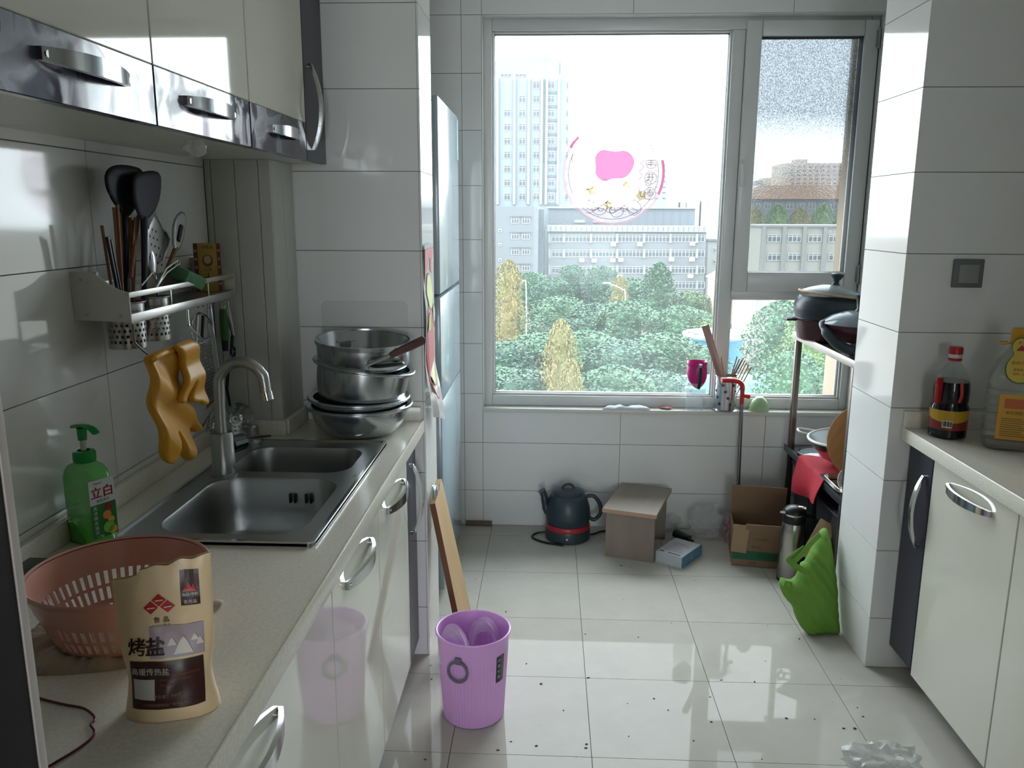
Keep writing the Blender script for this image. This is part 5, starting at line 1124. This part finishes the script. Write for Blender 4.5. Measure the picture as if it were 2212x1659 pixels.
lpart(t,'handle',G().tube(spline([(.004,-.046,.21),(.006,-.06,.195),(.006,-.060,.15),(.002,-.052,.11)],5),[.008]*16,10),M_BLACK)
lpart(t,'spout_peg',G().tube([(.002,-.045,.195),(.006,-.058,.225)],[.007,.008],10),mat('grey_peg',(150,146,144),.4))
t = thing('utensil_holder','perforated steel utensil holder on the sill','utensil holder',(.842,W+.020,ZW))
def uh(i,k): return (i in (3,5,7,9)) and (k+i) % 8 < 2
zz = [0,.008,.02,.03,.042,.06,.072,.09,.102,.12,.132,.165]
lpart(t,'perforated_wall',G().lathe([(.050,z) for z in zz],48,skip=uh).solid(.001),M_SS,50); lpart(t,'base_flange',G().lathe([(0,.002),(.062,.002),(.064,.005),(.05,.009)],48),M_SS); lpart(t,'rim',G().tube([(.0505*cos(2*pi*k/40),.0505*sin(2*pi*k/40),.165) for k in range(40)],.002,6,closed=True),M_SS)
hb = Vector((.842,W+.020,ZW))
single('wooden_stick','square pale wooden stick leaning out of the utensil holder','wooden stick',G().tube([hb+Vector((.024,-.018,.012)),Vector((.724,W-.0,.997))],[.017,.0175],4),mat('pink_brown_wood',(164,132,120),.6),20)
for k in range(11):
    a = k*.58; ex = (.90+.055*(k/10-.5)*1.0+(-.045 if k < 3 else .01)); ez = (.80,.83,.80,.835,.825,.82,.83,.815,.805,.795,.785)[k]
    single('chopstick','pale bamboo chopstick standing in the sill utensil holder','chopstick',G().tube([hb+Vector((.030*cos(a),.020+.014*sin(a),.012)),Vector((ex+.004*k-.02,W+.045+.012*sin(a*1.7),ez+.01))],[.0022,.0032],6),M_WOOD2,50,'chopsticks in the sill holder')
single('green_bowl','pale green translucent bowl upside down on the sill','bowl',G().lathe([(.046,0),(.047,.003),(.044,.022),(.034,.046),(.02,.060),(.016,.064),(0,.064)],40,c=(1.00,W+.018,ZW)),mat('pale_green_plastic',(168,206,158),.3,alpha=.85),60)
t = thing('crank_rod','long metal rod with a red hooked handle leaning on the sill','rod',(.905,3.70,0))
M_REDP = mat('red_plastic',(206,52,54),.35)
part(t,'rod',G().tube([(.912,3.70,.0),(.905,3.705,.30),(.900,3.712,.655)],.0085,10),mat('rod_zinc',(130,134,136),.3,.9))
part(t,'handle',G().tube(spline([(.90,3.712,.64),(.900,3.712,.70),(.893,3.710,.735),(.862,3.708,.750),(.80,3.705,.752)],5),[.012]*6+[.0145]*14+[.017],12,flat=(1.25,.8)),M_REDP)
part(t,'nub',G().cyl((.905,3.712,.678),(.935,3.712,.674),.009,.011,10),M_REDP)

# ---------------------------------------------------------------- floor of the bay
M_KET = mat('kettle_grey',(50,64,71),.36); kx, ky = .104, 3.632
t = thing('electric_kettle','dark grey electric teapot with a red ring on its base','kettle',(kx,ky,0))
lpart(t,'heating_base',G().lathe([(0,0),(.100,0),(.106,.004),(.106,.045),(.103,.055)],48),M_KET,45)
lpart(t,'red_ring',G().lathe([(.1045,.0545),(.105,.060),(.104,.072),(.100,.078)],48),mat('kettle_red',(170,44,52),.3),60)
lpart(t,'body',G().lathe([(0,.075),(.098,.078),(.101,.086),(.106,.115),(.102,.155),(.090,.195),(.080,.215),(.072,.222),(.0,.222)],56),M_KET,50)
ld = lpart(t,'lid',G().lathe([(.074,.222),(.072,.229),(.05,.238),(.02,.243),(0,.244)],40),M_KET,60)
lpart(ld,'lid_loop',G().tube(arc((0,0,.236),.028,.1,pi-.1,12,(1,0,0),(0,0,.95)),.0055,8),M_KET)
lpart(t,'spout',G().tube(spline([(-.092,0,.125),(-.105,0,.16),(-.112,0,.20),(-.124,0,.228)],5),[.030]*5+[.025]*5+[.022]*5+[.026],14,flat=(1.1,.7)),M_KET)
lpart(t,'handle',G().tube(spline([(.085,0,.205),(.12,0,.205),(.150,0,.165),(.152,0,.12),(.125,0,.09),(.100,0,.10)],5),.0115,12,flat=(1.0,.8)),M_KET)
lpart(t,'indicator',G().ball((-.005,-.1055,.028),.006,2,(1,.3,.8)),mat('indicator_grey',(190,196,196),.3))
lpart(t,'power_cord',G().tube(spline([(-.10,.03,.012),(-.150,.02,.006),(-.165,-.03,.006),(-.11,-.085,.006),(-.02,-.118,.006)],6),.005,8),M_BLACK)
lpart(t,'power_cord',G().tube(spline([(.10,.0,.012),(.135,.03,.008),(.17,.06,.008),(.30,.09,.008)],6),.005,8),M_BLACK)
M_LAM = mat('grey_oak_laminate',(150,138,126),.5,var=(14,(128,116,106),.6),stretch=(1,.12,1)); M_LAMV = mat('grey_oak_panel',(148,136,124),.5,var=(14,(126,114,104),.6),stretch=(1,1,.12)); M_TAPE = mat('edge_band',(180,148,122),.5)
sa = atan2(-.068,.21); fm = Vector((.371,3.390,0)); n_ = Vector((-sin(sa),cos(sa),0))
t = thing('step_stool','low grey wood-grain step stool in front of the window wall','stool',tuple(fm+n_*.16),rz=sa)
s_ = lpart(t,'seat',G().rbox(-.120,.120,-.190,.190,.214,.232,.001,1),M_LAM,30); lpart(s_,'edge_band',G().box(-.120,.120,-.1906,-.1900,.2145,.2315),M_TAPE,0)
for y in (-.155,.125): lpart(t,'end_panel',G().rbox(-.108,.108,y-.008,y+.008,0,.214,.001,1),M_LAMV,30)
lpart(t,'stretcher',G().rbox(-.100,-.084,-.147,.117,.10,.19,.001,1),M_LAMV,30)
# small box
t = thing('leaflet_box','small blue and white cardboard box lying beside the stool','box',(.59,3.41,0),rz=radians(-36))
M_BW, M_BB = mat('box_white',(190,194,200),.5), mat('box_blue',(84,132,160),.45)
lpart(t,'carton',G().rbox(-.063,.063,-.093,.093,0,.052,.001,1),M_BW,30); lpart(t,'blue_side',G().box(.0631,.0637,-.092,.092,.001,.051),M_BB,0)
lpart(t,'blue_end_flap',G().box(-.06,.064,.0931,.100,.004,.05),M_BB,0)
g = G(); FT = lambda a,b: Vector((a,b,.0526))
for k in range(5): patch(g,FT,-.045,.045-.012*(k%3),-.05+.022*k,-.047+.022*k,2,1)
patch(g,FT,-.05,-.03,-.082,-.072,1,1); patch(g,FT,-.01,.05,-.082,-.074,1,1); lpart(t,'print',g,mat('box_print',(70,84,100),.5),0)
g = G(); write(g,'S',.03,lambda a,b: Vector((.0640,a,b)),0,.026); lpart(t,'side_mark',g,M_BW,0)
t = thing('dark_tube','short dark green tube lying behind the blue and white box','tube',(.655,3.60,0)); a,b = Vector((.615,3.645,.024)), Vector((.662,3.572,.022))
part(t,'tube',G().cyl(a,b,.022,.021,16),mat('dark_green_tube',(30,44,44),.35)); part(t,'neck',G().cyl(b,b+(b-a).normalized()*.025,.012,.010,12),M_BLACK)
crumple('plastic_bag','large crumpled clear plastic bag by the window wall',(.758,3.67,.07),.10,(.74,.62,.85),11,mat('clear_bag_film',(206,212,212),.12,alpha=.26,bump=(24,.5)))
crumple('plastic_bag','dull small clear bag tucked beside the stool',(.588,3.725,.04),.05,(1.0,.6,.8),17,MATS['clear_bag_film'])
crumple('plastic_bag','pinkish plastic bag squeezed behind the cardboard box',(.852,3.63,.05),.05,(.45,1.0,1.2),23,mat('pink_bag_film',(206,160,170),.25,alpha=.5,bump=(30,.8)))
# cardboard box
t = thing('cardboard_box','open brown cardboard box with a green stripe beside the thermos','carton',(.945,3.44,0),rz=radians(-9))
M_CB, M_CBI = mat('kraft_board',(128,104,82),.8,var=(8,(140,114,90),.5)), mat('kraft_inside',(160,132,104),.8)
w_, d_, h_ = .118,.11,.165
for nm, gb in (('front_wall',G().box(-w_,w_,-d_,-d_+.004,.0,h_-.02)),('back_wall',G().box(-w_,w_,d_-.004,d_,0,h_)),('side_wall',G().box(-w_,-w_+.004,-d_+.004,d_-.004,0,h_)),('side_wall',G().box(w_-.004,w_,-d_+.004,d_-.004,0,h_)),('bottom',G().box(-w_,w_,-d_,d_,.0005,.004))): lpart(t,nm,gb,M_CB,0)
lpart(t,'back_flap',G().box(-w_,w_,0,.004,0,.14,M=Matrix.Translation((0,d_-.01,h_)) @ Matrix.Rotation(radians(8),4,'X')),M_CB,0)
lpart(t,'torn_flap',G().box(-.03,.035,-.002,.002,-.075,.05,M=Matrix.Translation((-w_+.028,-d_-.004,h_-.025)) @ Matrix.Rotation(radians(4),4,'Y')),M_CBI,0)
lpart(t,'front_flap',G().box(-w_+.05,w_,-.002,.002,0,.055,M=Matrix.Translation((0,-d_+.002,h_-.02)) @ Matrix.Rotation(radians(14),4,'X')),M_CB,0)
lpart(t,'green_stripe',G().box(-w_+.001,w_-.001,-d_-.0008,-d_-.0002,.032,.072),mat('carton_green',(40,98,72),.7),0)
g = G(); FB = lambda a,b: Vector((a,-d_-.001,b)); write(g,'葵花籽油',.022,FB,.03,.052); lpart(t,'stripe_lettering',g,mat('carton_green_dark',(28,74,56),.7),0)
g = G(); write(g,'易碎品',.013,FB,-.02,.092); write(g,'小心轻放',.014,FB,.0,.128); write(g,'防潮',.012,FB,-.03,.016); lpart(t,'lettering',g,mat('carton_ink',(96,70,54),.8),0)
lpart(t,'tape',G().box(-.01,.012,-d_-.0030,-d_-.0024,.135,.15,M=Matrix.Rotation(.5,4,'Y') @ Matrix.Translation((-.10,0,.0))),mat('clear_tape',(176,176,170),.3),0)
# thermos
t = thing('thermos_jug','brushed steel thermos jug with a black lid and handle','thermos',(1.023,3.215,0),rz=radians(8))
lpart(t,'steel_body',G().lathe([(.052,.012),(.054,.02),(.055,.15),(.052,.22),(.046,.255),(.044,.26)],48),mat('thermos_steel',(168,166,160),.24,1,bump=(40,.05),stretch=(14,14,.3)),60)
lpart(t,'black_foot',G().lathe([(0,0),(.05,0),(.053,.003),(.0535,.013)],48),M_BLACK)
lpart(t,'black_collar',G().lathe([(.0455,.258),(.047,.262),(.046,.288),(.044,.292)],48),M_BLACK); lpart(t,'chrome_band',G().lathe([(.045,.291),(.046,.293),(.0455,.299),(.044,.30)],48),M_CHROME)
ld = lpart(t,'lid',G().lathe([(.046,.299),(.045,.310),(.034,.322),(.015,.328),(0,.329)],40),M_BLACK,60); lpart(ld,'thumb_button',G().rbox(.012,.046,-.012,.012,.318,.330,.004,M=Matrix.Rotation(-.5,4,'Z')),M_CHROME,40)
lpart(t,'pour_lip',G().prism([(-.040,-.012),(-.062,0),(-.040,.012)],.298,.306),M_CHROME,0)
lpart(t,'handle',G().tube(spline([(.040,-.010,.29),(.07,-.014,.285),(.088,-.016,.25),(.088,-.016,.17),(.075,-.012,.12),(.052,-.008,.11)],5),.012,12,flat=(1.3,.75)),M_BLACK)
# green shopping bag
t = thing('shopping_bag','bright green fabric shopping bag slumped against the column','bag',(.97,2.82,0))
M_GRN = mat('green_nonwoven',(106,150,58),.8,var=(6,(94,138,48),.5),bump=(60,.15))
bagY = lambda z: 2.765+.42*max(0,z)
o = [(1812,1168),(1800,1166),(1785,1180),(1768,1205),(1752,1228),(1740,1232),(1737,1240),(1722,1262),(1705,1262),(1697,1258),(1690,1262),(1688,1275),(1698,1296),(1712,1308),(1714,1326),(1728,1352),(1742,1366),(1790,1374),(1818,1375),(1822,1330),(1818,1290),(1816,1220)]
P = [py(u,v,2.80) for u, v in o]; poly = smooth_poly([(min(p.x,1.073)*1.0,max(.004,p.z)) for p in P],1)
part(t,'bag_body',G().puff(poly,.045,lambda a,b,h: Vector((min(1.079,a-.02*0),bagY(b)-h-(.020*noise.noise(Vector((a*17,b*12,3)))+.016*abs(noise.noise(Vector((a*30+b*24,b*8,1)))))*(1 if h > 0 else 0),max(.001,b))),60,.06),M_GRN,70)
def strap(pts, w, name):
    P = spline([Vector((py(u,v,2.80).x, bagY(py(u,v,2.80).z)-off, py(u,v,2.80).z)) for u, v, off in pts],6); n = len(P)-1
    def f(a,b):
        i = min(n,int(a*n+.5)); d = (P[min(n,i+1)]-P[max(0,i-1)]).normalized(); s_ = Vector((-d.z,0,d.x)); return P[i]+s_*(w*(b-.5))
    part(t,name,G().grid(f,n,2).solid(.002),M_GRN,60)
strap([(1745,1238,.045),(1716,1222,.055),(1735,1205,.055),(1760,1185,.05),(1785,1170,.04)],.022,'handle_strap')
strap([(1752,1240,.05),(1725,1226,.06),(1705,1214,.06),(1720,1205,.055),(1745,1192,.05)],.018,'handle_strap')
part(t,'handle_loop',G().tube([Vector((py(u,v,2.79).x,2.78,py(u,v,2.79).z)) for u,v in ((1700,1275),(1692,1262),(1696,1253),(1706,1255),(1708,1268))],.006,8),M_GRN)

# ---------------------------------------------------------------- bin, board, strip, crumbs
bx_, by_ = -.213, 2.232; 
t = thing('waste_bin','ribbed purple plastic waste bin standing on the floor tiles','waste bin',(bx_,by_,0))
M_BIN = mat('purple_plastic',(222,168,230),.33); nb = 120
def br(k): return 1+.006*(1 if k % 2 else -1)
g = G()
def binf(a,b):
    k = int(a*nb+.5); z = .002+.272*b; r = (.092+.016*b)*(1+(.007*(1 if k % 2 else -1) if b < .86 else 0)); return Vector((r*cos(2*pi*a),r*sin(2*pi*a),z))
lpart(t,'ribbed_wall',G().grid(binf,nb,10,wrapu=True).solid(.002),M_BIN,25); lpart(t,'floor_plate',G().lathe([(.091,.004),(0,.004)],48),M_BIN,30)
lpart(t,'rim',G().tube([(.110*cos(2*pi*k/60),.110*sin(2*pi*k/60),.276) for k in range(60)],.0042,8,closed=True),M_BIN)
ha = atan2(-.994,-.33); hc = Vector((.105*cos(ha),.105*sin(ha),0)); hw = Vector((-sin(ha),cos(ha),0)); ho = Vector((cos(ha),sin(ha),0))
lpart(t,'ring_handle',G().tube([hc+ho*.008+hw*(.030*cos(2*pi*k/32))+Vector((0,0,.195+.030*sin(2*pi*k/32)))+ho*(-.03*.06*sin(2*pi*k/32)) for k in range(32)],.0045,8,closed=True),mat('grey_handle',(112,104,124),.4))
lpart(t,'handle_clip',G().rbox(-.010,.010,-.003,.006,-.010,.010,.002,M=Matrix.Translation(hc+ho*.004+Vector((0,0,.228))) @ Matrix.Rotation(ha-pi/2,4,'Z')),MATS['grey_handle'],30)
la = radians(-38)
fL = lambda o: (lambda a,b: Vector(((.092+.016*b/.274+.0015+o)*cos(la+a/.105),(.092+.016*b/.274+.0015+o)*sin(la+a/.105),b)))
g = G(); patch(g,fL(0),-.012,.022,.14,.225,6,4); lpart(t,'label',g,mat('bin_label_grey',(92,86,100),.4),0)
g = G(); patch(g,fL(.0005),-.011,.006,.142,.223,4,4); lpart(t,'label_panel',g,mat('bin_label_dark',(40,36,44),.4),0)
g = G()
for k,c in enumerate('垃圾分类'): write(g,c,.012,fL(.001),-.002,.212-.018*k)
lpart(t,'label_lettering',g,M_PALE,0)
t2 = thing('bin_liner','thin clear plastic bag lining the purple bin with its handles up','plastic bag',(bx_,by_,.1))
M_FILM = mat('liner_film',(226,218,230),.2,alpha=.40,bump=(30,.25))
def loopf(c0,c1,h,z0,ph):
    c0,c1 = Vector(c0),Vector(c1); m_ = (c0+c1)/2; r_ = (c1-c0)/2
    def f(a,b):
        th = pi*(1-a); k = .48+.52*b; return Vector((bx_,by_,z0))+m_+r_*cos(th)*(.55+.45*b)+Vector((0,0,h*k*sin(th)**.8))+Vector((.004*sin(b*17+a*5+ph),.010*sin(b*6+a*7+ph)+.012*(1-b),0))
    return f
part(t2,'handle_loop',G().grid(loopf((-.098,-.040,0),(.000,-.075,0),.135,.185,0),30,16),M_FILM,80)
part(t2,'handle_loop',G().grid(loopf((-.020,.060,0),(.080,.035,0),.110,.185,2),30,16),M_FILM,80)
part(t2,'liner',G().lathe([(.1055,.262),(.099,.22),(.094,.17),(.085,.13),(0,.11)],40),M_FILM,70)
t = thing('pine_board','pine board leaning against the tiled wall end behind the bin','board',(-.36,2.74,0))
M_PINE = mat('pine_wood',(206,178,138),.55,var=(10,(188,154,112),.5),stretch=(1,1,.15)); M_PINEE = mat('pine_edge',(120,78,52),.6)
A = [Vector((-.388,2.56,.545)),Vector((-.384,2.70,.585))]; Bm = [Vector((-.275,2.50,.0)),Vector((-.262,2.68,.0))]
a0, a1, b0, b1 = A[0],A[1],Bm[0],Bm[1]; nn = (a1-a0).cross(b0-a0).normalized(); nn = nn if nn.x > 0 else -nn
g = G(); vs = [g.bm.verts.new(p) for p in (a0,a1,b1,b0)]; us = [g.bm.verts.new(p+nn*.020) for p in (a0,a1,b1,b0)]
g._q(us); g._q(vs[::-1])
for i in range(4): g._q([vs[i],vs[(i+1)%4],us[(i+1)%4],us[i]],1 if i == 3 else 0)
part(t,'board',g,[M_PINE,M_PINEE],0)
part(t,'bracket',G().rbox(-.383,-.368,2.585,2.60,.545,.60,.002).tube(spline([(-.372,2.60,.555),(-.366,2.625,.59),(-.37,2.64,.56)],4),.004,6),M_CHROME,30)
single('wood_strip','short dark wooden strip on the floor beside the fridge','wood strip',G().rbox(-.39,-.263,3.742,3.764,0,.022,.002),mat('strip_wood',(112,92,82),.6),30)
rnd = random.Random(4); g = G()
for i in range(75):
    u, v = rnd.uniform(840,1900), rnd.uniform(1180,1655); p = pz(u,v,.0)
    if not (-.40 < p.x < 1.05 and 1.9 < p.y < 3.6): continue
    s_ = rnd.uniform(.0012,.0035); g.ball((p.x,p.y,s_*.4),s_,1,(rnd.uniform(.5,2.2),rnd.uniform(.5,1.6),.4),.4,seed=i)
o = single('floor_crumbs','scattered dark crumbs and flecks on the floor tiles','crumbs',g,mat('dark_crumb',(48,42,38),.8),0); o['kind'] = 'stuff'
